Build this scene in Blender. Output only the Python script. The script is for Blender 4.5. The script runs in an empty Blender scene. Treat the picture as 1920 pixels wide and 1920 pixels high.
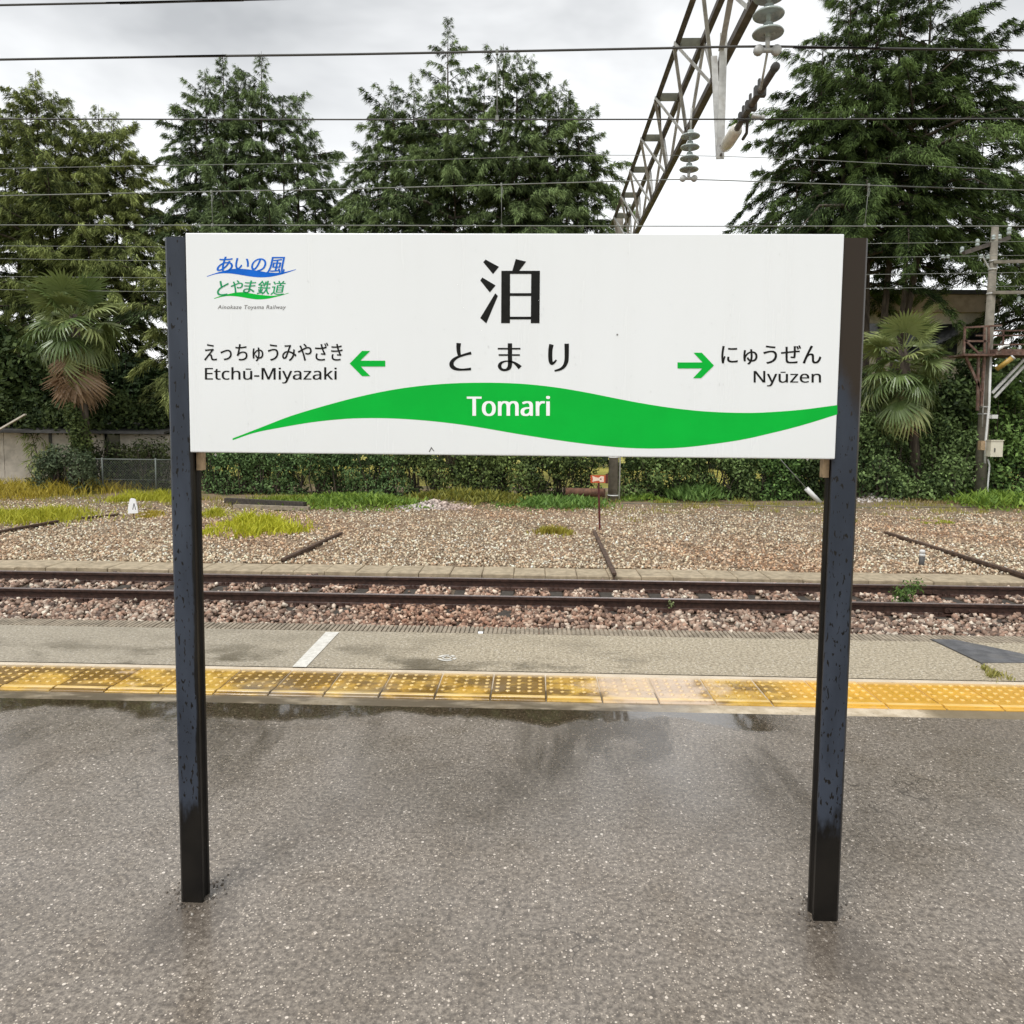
import bpy, math, random
import numpy as np
from mathutils import Matrix, Vector

random.seed(7)
RNG = np.random.default_rng(7)
scene = bpy.context.scene
COL = scene.collection

# ---------------------------------------------------------------- camera
F, CX, CY, H = 1380.0, 960.0, 896.0, 1.481      # focal length, principal point (px of a 1920 picture), eye height


def unit(v):
    return v / np.linalg.norm(v)


_dy = unit(np.array([(1003 - CX) / F, (795 - CY) / F, 1.0]))
_dn = np.array([(780 - CX) / F, (19750 - CY) / F, 1.0])
_dn = unit(_dn - _dy * _dn.dot(_dy))
CAM = np.stack([np.cross(_dn, _dy), _dy, -_dn], 1)   # columns: world X, Y, Z seen from the camera

cd = bpy.data.cameras.new('camera')
cd.sensor_width = 36.0
cd.lens = 36.0 * F / 1920.0
cd.shift_y = -(960.0 - CY) / 1920.0
cd.clip_start = 0.05
cd.clip_end = 6000
cam = bpy.data.objects.new('camera', cd)
COL.objects.link(cam)
_m = Matrix.Identity(4)
for _i in range(3):
    _m[_i][0] = CAM[0][_i]
    _m[_i][1] = -CAM[1][_i]
    _m[_i][2] = -CAM[2][_i]
_m[2][3] = H
cam.matrix_world = _m
scene.camera = cam


def _ray(px, py):
    return CAM.T @ np.array([(px - CX) / F, (py - CY) / F, 1.0])


def at(px, py, y):
    """surveyed point: where the sight line through a photo pixel meets the plane at depth y"""
    r = _ray(px, py)
    return r * (y / r[1]) + np.array([0, 0, H])


def on(px, py, z):
    """surveyed point: where the sight line meets level ground at height z"""
    r = _ray(px, py)
    return r * ((z - H) / r[2]) + np.array([0, 0, H])


# ---------------------------------------------------------------- world, sun, exposure
SUN_EL, SUN_AZ = 62.0, 215.0        # degrees; azimuth clockwise from +Y
world = bpy.data.worlds.new('World')
scene.world = world
world.use_nodes = True
wn, wl = world.node_tree.nodes, world.node_tree.links
wn.clear()
w_out = wn.new('ShaderNodeOutputWorld')
w_add = wn.new('ShaderNodeAddShader')
w_b1 = wn.new('ShaderNodeBackground')
w_b2 = wn.new('ShaderNodeBackground')
w_sky = wn.new('ShaderNodeTexSky')
w_sky.sky_type = 'NISHITA'
w_sky.sun_disc = False
w_sky.sun_elevation = math.radians(SUN_EL)
w_sky.sun_rotation = math.radians(SUN_AZ)
w_b1.inputs['Strength'].default_value = 0.012
w_b2.inputs['Strength'].default_value = 1.0
wl.new(w_sky.outputs[0], w_b1.inputs['Color'])
w_tc = wn.new('ShaderNodeTexCoord')
w_map = wn.new('ShaderNodeMapping')
w_map.inputs['Scale'].default_value = (1.0, 1.0, 2.2)
w_map.inputs['Location'].default_value = (0.35, 0.1, 0.45)
w_no = wn.new('ShaderNodeTexNoise')
w_no.inputs['Scale'].default_value = 2.3
w_no.inputs['Detail'].default_value = 5
w_no.inputs['Roughness'].default_value = 0.5
w_no.inputs['Distortion'].default_value = 0.3
w_sep = wn.new('ShaderNodeSeparateXYZ')
w_ramp = wn.new('ShaderNodeValToRGB')
w_ramp.color_ramp.elements[0].position = 0.38
w_ramp.color_ramp.elements[0].color = (0.31, 0.314, 0.312, 1)
w_ramp.color_ramp.elements[1].position = 0.62
w_ramp.color_ramp.elements[1].color = (0.60, 0.602, 0.596, 1)
w_mr = wn.new('ShaderNodeMapRange')
w_mr.inputs['From Min'].default_value = 0.06
w_mr.inputs['From Max'].default_value = 0.46
w_mr.inputs['To Min'].default_value = 1.0
w_mr.inputs['To Max'].default_value = 0.0
w_mr.interpolation_type = 'SMOOTHSTEP'
w_mix = wn.new('ShaderNodeMixRGB')
w_mix.inputs[2].default_value = (.90, .90, .89, 1)
wl.new(w_tc.outputs['Generated'], w_map.inputs[0])
wl.new(w_map.outputs[0], w_no.inputs['Vector'])
wl.new(w_no.outputs[0], w_ramp.inputs[0])
wl.new(w_tc.outputs['Generated'], w_sep.inputs[0])
wl.new(w_sep.outputs['Z'], w_mr.inputs['Value'])
wl.new(w_mr.outputs[0], w_mix.inputs[0])
wl.new(w_ramp.outputs[0], w_mix.inputs[1])
wl.new(w_mix.outputs[0], w_b2.inputs['Color'])
wl.new(w_b1.outputs[0], w_add.inputs[0])
wl.new(w_b2.outputs[0], w_add.inputs[1])
wl.new(w_add.outputs[0], w_out.inputs[0])

sd = bpy.data.lights.new('sun', 'SUN')
sd.energy = 1.5
sd.angle = math.radians(24)
sd.color = (1.0, 0.985, 0.96)
sun = bpy.data.objects.new('sun', sd)
COL.objects.link(sun)
_e, _a = math.radians(SUN_EL), math.radians(SUN_AZ)
_sdir = Vector((math.sin(_a) * math.cos(_e), math.cos(_a) * math.cos(_e), math.sin(_e)))
sun.rotation_euler = _sdir.to_track_quat('Z', 'Y').to_euler()
sun.location = (0, 0, 30)

vs = scene.view_settings
vs.view_transform = 'Standard'
vs.look = 'None'
vs.gamma = 1
vs.exposure = 0.75
vs.use_curve_mapping = False


# ---------------------------------------------------------------- materials
class NT:
    """tiny node-graph writer"""

    def __init__(self, name):
        self.m = bpy.data.materials.new(name)
        self.m.use_nodes = True
        self.t = self.m.node_tree
        self.b = self.t.nodes['Principled BSDF']

    def n(self, kind, ins=None, **attrs):
        x = self.t.nodes.new('ShaderNode' + kind)
        for k, v in attrs.items():
            setattr(x, k, v)
        for k, v in (ins or {}).items():
            self.put(x.inputs[k], v)
        return x

    def put(self, sock, v):
        if hasattr(v, 'is_output') or hasattr(v, 'links') and hasattr(v, 'node'):
            self.t.links.new(v, sock)
        else:
            if isinstance(v, (tuple, list)) and len(v) == 3 and sock.type == 'RGBA':
                v = (*v, 1)
            sock.default_value = v

    def set(self, **kw):
        for k, v in kw.items():
            self.put(self.b.inputs[k.replace('_', ' ')], v)
        return self

    def pos(self):
        return self.n('NewGeometry').outputs['Position']

    def vec(self, v, scale=(1, 1, 1), loc=(0, 0, 0)):
        return self.n('Mapping', {0: v, 'Scale': scale, 'Location': loc}).outputs[0]

    def noise(self, v, scale, detail=3, rough=0.55, dist=0.0):
        return self.n('TexNoise', {'Vector': v, 'Scale': scale, 'Detail': detail, 'Roughness': rough,
                                   'Distortion': dist}).outputs[0]

    def voro(self, v, scale, out='Distance', feature='F1'):
        return self.n('TexVoronoi', {'Vector': v, 'Scale': scale}, feature=feature).outputs[out]

    def ramp(self, f, lo, hi, a=0.0, b=1.0):
        return self.n('MapRange', {'Value': f, 'From Min': lo, 'From Max': hi, 'To Min': a, 'To Max': b},
                      interpolation_type='SMOOTHSTEP').outputs[0]

    def lin(self, f, lo, hi, a=0.0, b=1.0):
        return self.n('MapRange', {'Value': f, 'From Min': lo, 'From Max': hi, 'To Min': a, 'To Max': b}).outputs[0]

    def mix(self, f, a, b, mode='MIX'):
        x = self.n('MixRGB', blend_type=mode)
        self.put(x.inputs[0], f)
        self.put(x.inputs[1], a)
        self.put(x.inputs[2], b)
        return x.outputs[0]

    def math(self, op, a, b=0.0, c=None, clamp=False):
        x = self.n('Math', operation=op, use_clamp=clamp)
        self.put(x.inputs[0], a)
        self.put(x.inputs[1], b)
        if c is not None:
            self.put(x.inputs[2], c)
        return x.outputs[0]

    def bump(self, h, strength=0.3, dist=0.01):
        self.put(self.b.inputs['Normal'], self.n('Bump', {'Height': h, 'Strength': strength, 'Distance': dist}).outputs[0])


def plain(name, color, rough=0.6, var=0.25, scale=6.0, metal=0.0, bump=0.0, dirt=None, spec=0.5, coat=0.0):
    g = NT(name)
    p = g.pos()
    f = g.noise(p, scale, 4)
    lo = tuple(c * (1 - var) for c in color)
    hi = tuple(min(1, c * (1 + var)) for c in color)
    c = g.mix(g.ramp(f, .3, .7), lo, hi)
    if dirt:
        c = g.mix(g.math('MULTIPLY', g.ramp(g.noise(p, scale * .6, 5, .65), .48, .68), dirt[1]), c, dirt[0])
    g.set(Base_Color=c, Roughness=rough, Metallic=metal)
    g.b.inputs['Specular IOR Level'].default_value = spec
    if coat:
        g.b.inputs['Coat Weight'].default_value = coat
    if bump:
        g.bump(g.noise(p, scale * 6, 3), bump, .01)
    return g.m


def vcol(name, rough=0.7, spec=0.3, transl=0.0, sat_noise=0.0):
    """material whose colour is the piece's own colour attribute"""
    g = NT(name)
    a = g.n('Attribute', attribute_name='col').outputs['Color']
    if sat_noise:
        a = g.mix(g.ramp(g.noise(g.pos(), sat_noise, 3), .3, .7, 0, .5), a, (.5, .5, .5), 'MULTIPLY')
    g.set(Base_Color=a, Roughness=rough)
    g.b.inputs['Specular IOR Level'].default_value = spec
    if transl:
        tr = g.n('BsdfTranslucent', {'Color': a})
        ms = g.n('MixShader', {0: transl})
        g.t.links.new(g.b.outputs[0], ms.inputs[1])
        g.t.links.new(tr.outputs[0], ms.inputs[2])
        g.t.links.new(ms.outputs[0], g.t.nodes['Material Output'].inputs[0])
    return g.m


def asphalt_material():
    g = NT('wet_asphalt')
    p = g.pos()
    s = g.n('SeparateXYZ', {0: p})
    x, y = s.outputs['X'], s.outputs['Y']
    fine = g.noise(p, 150, 3, .7)
    grain = g.noise(p, 60, 3, .7)
    broad = g.noise(p, 1.1, 4)
    c = g.mix(g.ramp(grain, .32, .68), (.135, .119, .10), (.405, .370, .318))
    c = g.mix(g.ramp(fine, .3, .75, 0, .6), c, (.085, .072, .06))
    # pale stone chips in three sizes
    for sc, th, rad, colr in ((50, .88, .27, (.80, .76, .69)), (84, .80, .31, (.72, .67, .60)), (150, .74, .40, (.62, .57, .49))):
        v = g.n('TexVoronoi', {'Vector': p, 'Scale': sc})
        rnd = g.n('SeparateColor', {0: v.outputs['Color']})
        pick = g.math('GREATER_THAN', rnd.outputs[0], th)
        size = g.lin(rnd.outputs[1], 0, 1, rad * .45, rad)
        near = g.math('LESS_THAN', v.outputs['Distance'], size)
        c = g.mix(g.math('MULTIPLY', pick, near), c, colr)
    c = g.mix(g.ramp(broad, .3, .7), g.mix(1, c, (.80, .78, .75), 'MULTIPLY'), c)
    c = g.mix(g.ramp(g.noise(p, 5, 4, .65), .45, .7, 0, .45), c, g.mix(1, c, (.62, .57, .50), 'MULTIPLY'))
    warp = g.n('VectorMath', {0: p, 1: g.n('TexNoise', {'Vector': p, 'Scale': 3.0, 'Detail': 4}).outputs['Color']}, operation='ADD').outputs[0]
    ck = g.n('TexVoronoi', {'Vector': warp, 'Scale': 1.15}, feature='DISTANCE_TO_EDGE').outputs['Distance']
    crack = g.math('MULTIPLY', g.ramp(ck, .002, .007, 1, 0), g.ramp(g.noise(p, .8, 3), .50, .60))
    c = g.mix(g.math('MULTIPLY', crack, .7), c, (.05, .042, .034))
    # water lying along the foot of the tactile strip, and damp runs spreading from it
    edge = g.math('ADD', y, g.math('MULTIPLY', g.math('SUBTRACT', g.noise(g.vec(p, (1, .25, 1)), 1.7, 4), .5), .62))
    left = g.ramp(x, 1.05, 1.4, 1, 0)
    pud = g.math('MULTIPLY', g.ramp(edge, 3.53, 3.62), left)
    runs = g.ramp(g.noise(g.vec(p, (1.0, .34, 1), (3.1, 0, 0)), 2.0, 4, .55, .8), .52, .66)
    runs = g.math('MULTIPLY', runs, g.ramp(y, 2.3, 3.5, .10, .9))
    wet = g.math('MAXIMUM', pud, runs)
    c = g.mix(wet, c, g.mix(1, c, (.31, .27, .21), 'MULTIPLY'))
    # darker asphalt round the feet of the sign posts
    for px_, py_ in ((-1.02, 2.12), (.88, 2.10)):
        dx = g.math('SUBTRACT', x, px_)
        dy = g.math('MULTIPLY', g.math('SUBTRACT', y, py_ - .07), .75)
        r = g.math('SQRT', g.math('ADD', g.math('MULTIPLY', dx, dx), g.math('MULTIPLY', dy, dy)))
        r = g.math('ADD', r, g.math('MULTIPLY', g.math('SUBTRACT', g.noise(p, 14, 3), .5), .12))
        c = g.mix(g.ramp(r, .05, .19, .55, 0), c, (.07, .058, .046))
    c = g.mix(1, c, (.95, .90, .865), 'MULTIPLY')
    rough = g.ramp(g.noise(p, 2.2, 4), .3, .7, .22, .42)
    rough = g.mix(g.ramp(wet, 0, 1), rough, (.24, .24, .24))
    rough = g.mix(g.ramp(pud, .35, .9), rough, (.05, .05, .05))
    g.set(Base_Color=c, Roughness=rough, Coat_Weight=g.math('MAXIMUM', g.ramp(pud, .3, .9), g.ramp(g.noise(p, .9, 4, .6), .30, .62, .35, .95)),
          Coat_Roughness=g.ramp(pud, .2, .8, .17, .03))
    h = g.math('ADD', g.math('MULTIPLY', grain, .6), g.math('MULTIPLY', fine, .5))
    h = g.math('MULTIPLY', h, g.ramp(pud, .2, .85, 1, .04))
    ripple = g.noise(g.vec(p, (1, 1.6, 1)), 26, 2, .4, 1.2)
    h = g.math('ADD', h, g.math('MULTIPLY', g.math('MULTIPLY', ripple, pud), .25))
    g.bump(h, .45, .006)
    return g.m


def strip_material():
    g = NT('weathered_concrete_screed')
    p = g.pos()
    s = g.n('SeparateXYZ', {0: p})
    x, y = s.outputs['X'], s.outputs['Y']
    grain = g.noise(p, 55, 3, .7)
    fine = g.noise(p, 120, 2, .7)
    c = g.mix(g.ramp(grain, .3, .7), (.20, .165, .11), (.54, .465, .34))
    c = g.mix(g.ramp(fine, .55, .8, 0, .7), c, (.10, .085, .065))
    v = g.n('TexVoronoi', {'Vector': p, 'Scale': 70})
    rnd = g.n('SeparateColor', {0: v.outputs['Color']})
    c = g.mix(g.math('MULTIPLY', g.math('GREATER_THAN', rnd.outputs[0], .82), g.math('LESS_THAN', v.outputs['Distance'], .33)),
              c, (.62, .57, .48))
    # greyer and damp to the left, warm and dry to the right
    c = g.mix(g.ramp(g.math('ADD', x, g.math('MULTIPLY', g.noise(p, 1.3, 3), 1.2)), -1.6, .6, .40, 0), c, (.26, .24, .205))
    st = g.ramp(g.noise(g.vec(p, (1, 1.7, 1), (0, 2.3, 0)), 1.9, 4, .6), .46, .66)
    st = g.math('MULTIPLY', st, g.ramp(y, 4.3, 5.0, 1, .25))
    st = g.math('MULTIPLY', st, g.ramp(x, .3, 1.2, 1, .1))
    c = g.mix(g.math('MULTIPLY', st, .8), c, (.075, .058, .03))
    g.set(Base_Color=c, Roughness=g.ramp(st, 0, 1, .6, .38))
    g.bump(g.math('ADD', grain, fine), .5, .006)
    return g.m


def tile_material():
    g = NT('worn_yellow_tile')
    p = g.pos()
    s = g.n('SeparateXYZ', {0: p})
    x, y, z = s.outputs['X'], s.outputs['Y'], s.outputs['Z']
    rnd = g.n('ObjectInfo').outputs['Random']
    c = g.mix(g.ramp(g.noise(p, 7, 4), .3, .7), (.42, .235, .026), (.58, .37, .065))
    c = g.mix(g.math('MULTIPLY', g.math('MAXIMUM', g.math('MULTIPLY', rnd, .5), g.ramp(x, 1.2, 1.6)), .75), c, (.74, .40, .05))
    # brown algae and dirt, in bands along the strip and by tile
    d = g.noise(g.vec(p, (1, 1.6, 1), (0, 0, 0)), 3.4, 5, .68)
    d = g.math('ADD', d, g.math('MULTIPLY', g.math('SUBTRACT', rnd, .5), .22))
    d = g.math('MULTIPLY', g.ramp(d, .40, .57), g.ramp(x, 1.25, 1.5, 1, .22))
    d = g.math('MULTIPLY', d, g.ramp(z, .0045, .0068, 1, .2))
    c = g.mix(g.math('MULTIPLY', d, .85), c, (.125, .065, .008))
    film_ = g.math('MULTIPLY', g.ramp(g.noise(g.vec(p, (1, .8, 1), (2.2, 0, 0)), 1.35, 4, .55), .50, .60), g.ramp(x, -.3, .1, 1, 0))
    film_ = g.math('MULTIPLY', film_, g.ramp(y, 3.95, 4.2, 1, .15))
    c = g.mix(g.math('MULTIPLY', film_, .8), c, (.20, .16, .11))
    # paint worn back to pale concrete where feet and snow ploughs pass
    wfield = g.math('ADD', g.math('MULTIPLY', g.math('ABSOLUTE', g.math('SUBTRACT', x, .68)), 1.5),
                    g.math('MULTIPLY', g.math('SUBTRACT', g.noise(p, 6, 4), .5), 1.1))
    worn = g.math('MAXIMUM', g.ramp(wfield, .25, .6, 1, 0), g.ramp(g.noise(g.vec(p, (1, 1.4, 1), (5, 1, 0)), 2.1, 5, .6), .62, .74))
    c = g.mix(g.math('MULTIPLY', worn, .72), c, (.66, .52, .40))
    c = g.mix(g.math('MULTIPLY', g.ramp(y, 4.19, 4.25), .6), c, (.70, .55, .36))
    c = g.mix(g.ramp(g.noise(p, 38, 3), .60, .74, 0, .5), c, (.12, .065, .015))
    c = g.mix(g.ramp(z, .0052, .0076, 0, g.ramp(g.noise(p, 4, 3), .35, .65, .3, .75)), c, (.80, .60, .26))
    g.set(Base_Color=c, Roughness=g.ramp(g.noise(p, 5, 3), .3, .7, .22, .42))
    g.bump(g.noise(p, 90, 3), .2, .004)
    return g.m


def kerb_mortar_material():
    g = NT('pale_bedding_mortar')
    p = g.pos()
    s = g.n('SeparateXYZ', {0: p})
    x, y = s.outputs['X'], s.outputs['Y']
    n = g.noise(p, 9, 4, .6)
    c = g.mix(g.ramp(n, .35, .65), (.42, .34, .23), (.60, .51, .38))
    c = g.mix(g.ramp(g.noise(p, 60, 3), .55, .75, 0, .6), c, (.20, .16, .10))
    wet = g.math('MULTIPLY', g.ramp(g.math('ADD', x, g.math('MULTIPLY', g.noise(p, 2.4, 3), .8)), .95, 1.45, 1, 0),
                 g.ramp(y, 4.0, 4.05, 1, 0))
    patch = g.math('MULTIPLY', g.ramp(x, 2.02, 2.12), g.ramp(y, 4.0, 4.05, 1, 0))
    c = g.mix(g.math('MULTIPLY', patch, .85), c, (.135, .10, .05))
    c = g.mix(g.math('MULTIPLY', wet, g.ramp(g.noise(g.vec(p, (1, 3, 1)), 3.2, 4), .36, .54, .55, .95)), c, (.13, .105, .075))
    rim = g.math('MULTIPLY', g.ramp(g.math('ADD', y, g.math('MULTIPLY', n, .03)), 4.0, 4.28), .5)
    c = g.mix(rim, c, (.70, .60, .47))
    r = g.mix(wet, (.6, .6, .6), (.07, .07, .07))
    g.set(Base_Color=c, Roughness=r)
    h = g.math('MULTIPLY', g.noise(p, 70, 3), g.ramp(wet, 0, 1, 1, .12))
    ripple = g.noise(g.vec(p, (1, 1.6, 1)), 30, 2, .4, 1.2)
    g.bump(g.math('ADD', h, g.math('MULTIPLY', g.math('MULTIPLY', ripple, wet), .3)), .35, .005)
    return g.m


YS = 2.125                       # front of the sign board
YP = 2.135                       # front of the sign posts


def post_material(name, top_wet, edge, side):
    g = NT(name)
    p = g.pos()
    s = g.n('SeparateXYZ', {0: p})
    x, y, z = s.outputs['X'], s.outputs['Y'], s.outputs['Z']
    n = g.noise(g.vec(p, (1, 1, .35)), 22, 4, .6)
    dry = g.mix(g.ramp(g.noise(g.vec(p, (1, 1, .3)), 9, 4), .3, .7), (.019, .025, .038), (.036, .045, .064))
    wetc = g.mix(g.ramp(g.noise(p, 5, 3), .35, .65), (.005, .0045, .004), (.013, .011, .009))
    foot = g.ramp(g.math('ADD', z, g.math('MULTIPLY', g.math('SUBTRACT', n, .5), .35)), .26, .36, 1, 0)
    dn = g.noise(g.vec(p, (1, 1, .34)), 125, 2, .5, .3)
    drip = g.math('MULTIPLY', g.ramp(g.math('ADD', dn, g.lin(z, .3, 2.0, .02, -.025)), .625, .65), 1.0)
    inw = g.math('MULTIPLY', g.math('SUBTRACT', edge, x), side)        # distance in from the damp edge
    rim = g.ramp(g.math('ADD', inw, g.math('MULTIPLY', g.math('SUBTRACT', n, .5), .022)), .005, .012, 1, 0)
    inner_shade = g.math('GREATER_THAN', y, YP + .009)                     # shade of the post's inner side, put into the paint colour
    wet = g.math('MAXIMUM', g.math('MAXIMUM', foot, drip), g.math('MAXIMUM', rim, inner_shade))  # damp areas together with the painted shade of the inner side
    if top_wet is not None:
        lo, hi = top_wet
        wetc = g.mix(g.ramp(z, lo - .1, hi), wetc, (.030, .021, .014))
        tw = g.ramp(g.math('ADD', g.math('ADD', z, g.math('MULTIPLY', g.math('SUBTRACT', n, .5), .16)),
                           g.math('MULTIPLY', g.math('SUBTRACT', x, .9), 2.2)), lo, hi)
        wet = g.math('MAXIMUM', wet, tw)
    else:
        tw = g.ramp(g.math('ADD', z, g.math('MULTIPLY', g.math('SUBTRACT', n, .5), .1)), 2.0, 2.05)
        wet = g.math('MAXIMUM', wet, tw)
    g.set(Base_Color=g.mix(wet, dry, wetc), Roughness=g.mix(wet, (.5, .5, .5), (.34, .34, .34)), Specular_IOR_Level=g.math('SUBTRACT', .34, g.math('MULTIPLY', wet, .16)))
    g.bump(g.math('ADD', n, g.math('MULTIPLY', wet, -.3)), .2, .002)
    return g.m


def bark(name, a, b):
    g = NT(name)
    p = g.pos()
    f = g.noise(g.vec(p, (1, 1, .25)), 9, 5, .65)
    g.set(Base_Color=g.mix(g.ramp(f, .35, .65), a, b), Roughness=.9)
    g.bump(f, .6, .03)
    return g.m


M = {}
M['asphalt'] = asphalt_material()
M['strip'] = strip_material()
M['tile'] = tile_material()
M['mortar'] = kerb_mortar_material()
def board_material():
    g = NT('white_enamel_board')
    p = g.pos()
    z = g.n('SeparateXYZ', {0: p}).outputs['Z']
    st = g.noise(g.vec(p, (1, 1, .06)), 16, 5, .65)
    c = g.mix(g.ramp(st, .45, .75, 0, .035), (.785, .80, .805), (.50, .48, .43))
    c = g.mix(g.math('MULTIPLY', g.ramp(g.noise(p, 1.6, 4), .4, .7), .06), c, (.55, .55, .55))
    grime = g.math('ADD', g.ramp(z, 1.382, 1.40, 1, 0), g.ramp(z, 2.018, 2.035))
    c = g.mix(g.math('MULTIPLY', grime, g.ramp(g.noise(p, 20, 4), .4, .7, .02, .28)), c, (.36, .34, .29))
    g.set(Base_Color=c, Roughness=g.ramp(st, .3, .7, .16, .30))
    return g.m


M['board'] = board_material()
M['black'] = plain('black_print', (.011, .011, .010), .6, .2, 40, spec=.12)
M['green'] = plain('green_print', (.001, .44, .04), .5, .05, 8, spec=.12)
M['white'] = plain('white_print', (.90, .91, .91), .4, .02, 8)
M['blue'] = plain('blue_print', (.004, .13, .60), .5, .1, 20, spec=.15)
M['logogreen'] = plain('logo_green_print', (.016, .31, .12), .5, .2, 20, spec=.15)
M['grey'] = plain('grey_print', (.16, .15, .15), .35, .1, 20)
M['timber'] = plain('bare_timber', (.34, .24, .14), .7, .3, 30)
M['coping'] = plain('ribbed_concrete', (.30, .25, .185), .7, .22, 14, bump=.3, dirt=((.12, .10, .07), .7))
M['mat'] = plain('dark_grey_patch', (.105, .105, .11), .5, .3, 12, bump=.3, dirt=((.22, .21, .19), .35))
M['paint'] = plain('white_road_paint', (.68, .66, .60), .5, .1, 30, bump=.2, dirt=((.36, .32, .26), .35))
M['rail'] = plain('rusty_rail', (.055, .028, .020), .5, .4, 18, bump=.3)
M['railtop'] = plain('worn_rail_head', (.40, .34, .33), .32, .15, 20, metal=.5)
M['oldrail'] = plain('old_rusty_rail', (.085, .052, .034), .8, .4, 12, bump=.4)
M['sleeper'] = plain('weathered_sleeper', (.050, .041, .032), .8, .35, 16, bump=.4)
M['trough'] = plain('cable_trough_concrete', (.38, .31, .21), .8, .2, 9, bump=.3, dirt=((.22, .17, .11), .6))
M['stone'] = vcol('ballast_stone', .75, .3)
M['leaf'] = vcol('leaf', .6, .14, .16)
M['needle'] = vcol('needles', .7, .08, .05)
M['grass'] = vcol('grass_blades', .6, .3, .25)
M['bark'] = bark('bark', (.035, .026, .019), (.09, .07, .052))
M['galv'] = plain('galvanised_steel', (.46, .46, .45), .5, .18, 8, metal=.15, dirt=((.22, .19, .16), .5))
M['brownsteel'] = plain('brown_painted_steel', (.060, .048, .040), .55, .35, 7, dirt=((.20, .17, .14), .45))
M['olive'] = plain('olive_painted_plate', (.085, .085, .055), .5, .25, 8)
M['porcelain'] = plain('grey_porcelain', (.36, .41, .40), .16, .12, 12, coat=.3, dirt=((.15, .14, .12), .35))
M['porcelainw'] = plain('white_porcelain', (.72, .68, .61), .2, .08, 10, coat=.3)
M['wire'] = plain('wire_dark', (.060, .058, .056), .6, .2, 3)
M['wirep'] = plain('wire_weathered', (.19, .20, .18), .6, .2, 3)
M['conc'] = plain('pole_concrete', (.20, .18, .145), .8, .2, 5, bump=.3, dirt=((.09, .08, .06), .5))
M['rust'] = plain('rusty_steel', (.115, .062, .045), .8, .4, 9, dirt=((.30, .25, .21), .4))
M['redrust'] = plain('dark_red_rust', (.085, .014, .012), .7, .3, 12)
M['pvc'] = plain('white_conduit', (.62, .62, .60), .4, .06, 6)
M['cream'] = plain('cream_metal', (.64, .60, .48), .45, .06, 6)
M['orange'] = plain('orange_reflector', (.50, .085, .025), .35, .15, 30)
M['tape'] = plain('pale_reflector', (.80, .62, .50), .3, .1, 40)
M['siding'] = plain('beige_siding', (.55, .50, .42), .8, .10, 4, dirt=((.27, .24, .19), .5))
M['roof'] = plain('dark_roofing', (.05, .048, .045), .6, .3, 5)
M['fascia'] = plain('warm_render', (.47, .37, .27), .8, .12, 2, dirt=((.25, .19, .14), .5))
M['glass'] = plain('dark_window', (.015, .017, .018), .1, .1, 3)
M['fence'] = plain('fence_wire', (.11, .125, .11), .5, .15, 6)
M['brass'] = plain('amber_cover', (.42, .27, .06), .4, .15, 10)
M['pipe'] = plain('rusty_pipe', (.13, .062, .036), .8, .35, 8)
M['water'] = plain('rain_drop', (.95, .95, .95), .02, .01, 3)
M['water'].node_tree.nodes['Principled BSDF'].inputs['Transmission Weight'].default_value = 1.0
M['water'].node_tree.nodes['Principled BSDF'].inputs['IOR'].default_value = 1.33


def ground_material():
    g = NT('yard_soil')
    p = g.pos()
    y = g.n('SeparateXYZ', {0: p}).outputs['Y']
    c = g.mix(g.ramp(g.noise(p, 25, 5, .7), .3, .7), (.12, .082, .052), (.30, .23, .15))
    c = g.mix(g.ramp(g.noise(p, .5, 4, .6), .42, .62, 0, .6), c, (.30, .20, .13))
    c = g.mix(g.ramp(y, 9, 12.2, .75, 0), c, (.085, .062, .046))
    moss = g.math('MULTIPLY', g.ramp(g.noise(p, .9, 5, .6), .44, .60), g.ramp(y, 18.5, 21.5))
    c = g.mix(g.math('MULTIPLY', moss, .7), c, (.13, .13, .035))
    g.set(Base_Color=c, Roughness=.9)
    g.bump(g.noise(p, 30, 5, .7), .8, .04)
    return g.m


def field_material():
    g = NT('rice_field')
    p = g.pos()
    c = g.mix(g.ramp(g.noise(g.vec(p, (.3, 1, 1)), .6, 5), .35, .65), (.34, .31, .05), (.44, .40, .08))
    g.set(Base_Color=c, Roughness=.9)
    g.bump(g.noise(p, 6, 4), .5, .1)
    return g.m


M['soil'] = ground_material()
M['field'] = field_material()


# ---------------------------------------------------------------- builders
def worigin(o):
    v = Vector((0, 0, 0))
    while o is not None:
        v += Vector(o.location)
        o = o.parent
    return v


def tag(o, label=None, cat=None, group=None, kind=None):
    if label:
        o['label'] = label
    if cat:
        o['category'] = cat
    if group:
        o['group'] = group
    if kind:
        o['kind'] = kind
    return o


def thing(name, loc, label, cat, group=None, kind=None):
    o = bpy.data.objects.new(name, None)
    o.empty_display_size = .2
    o.location = tuple(float(c) for c in loc)
    COL.objects.link(o)
    return tag(o, label, cat, group, kind)


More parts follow.
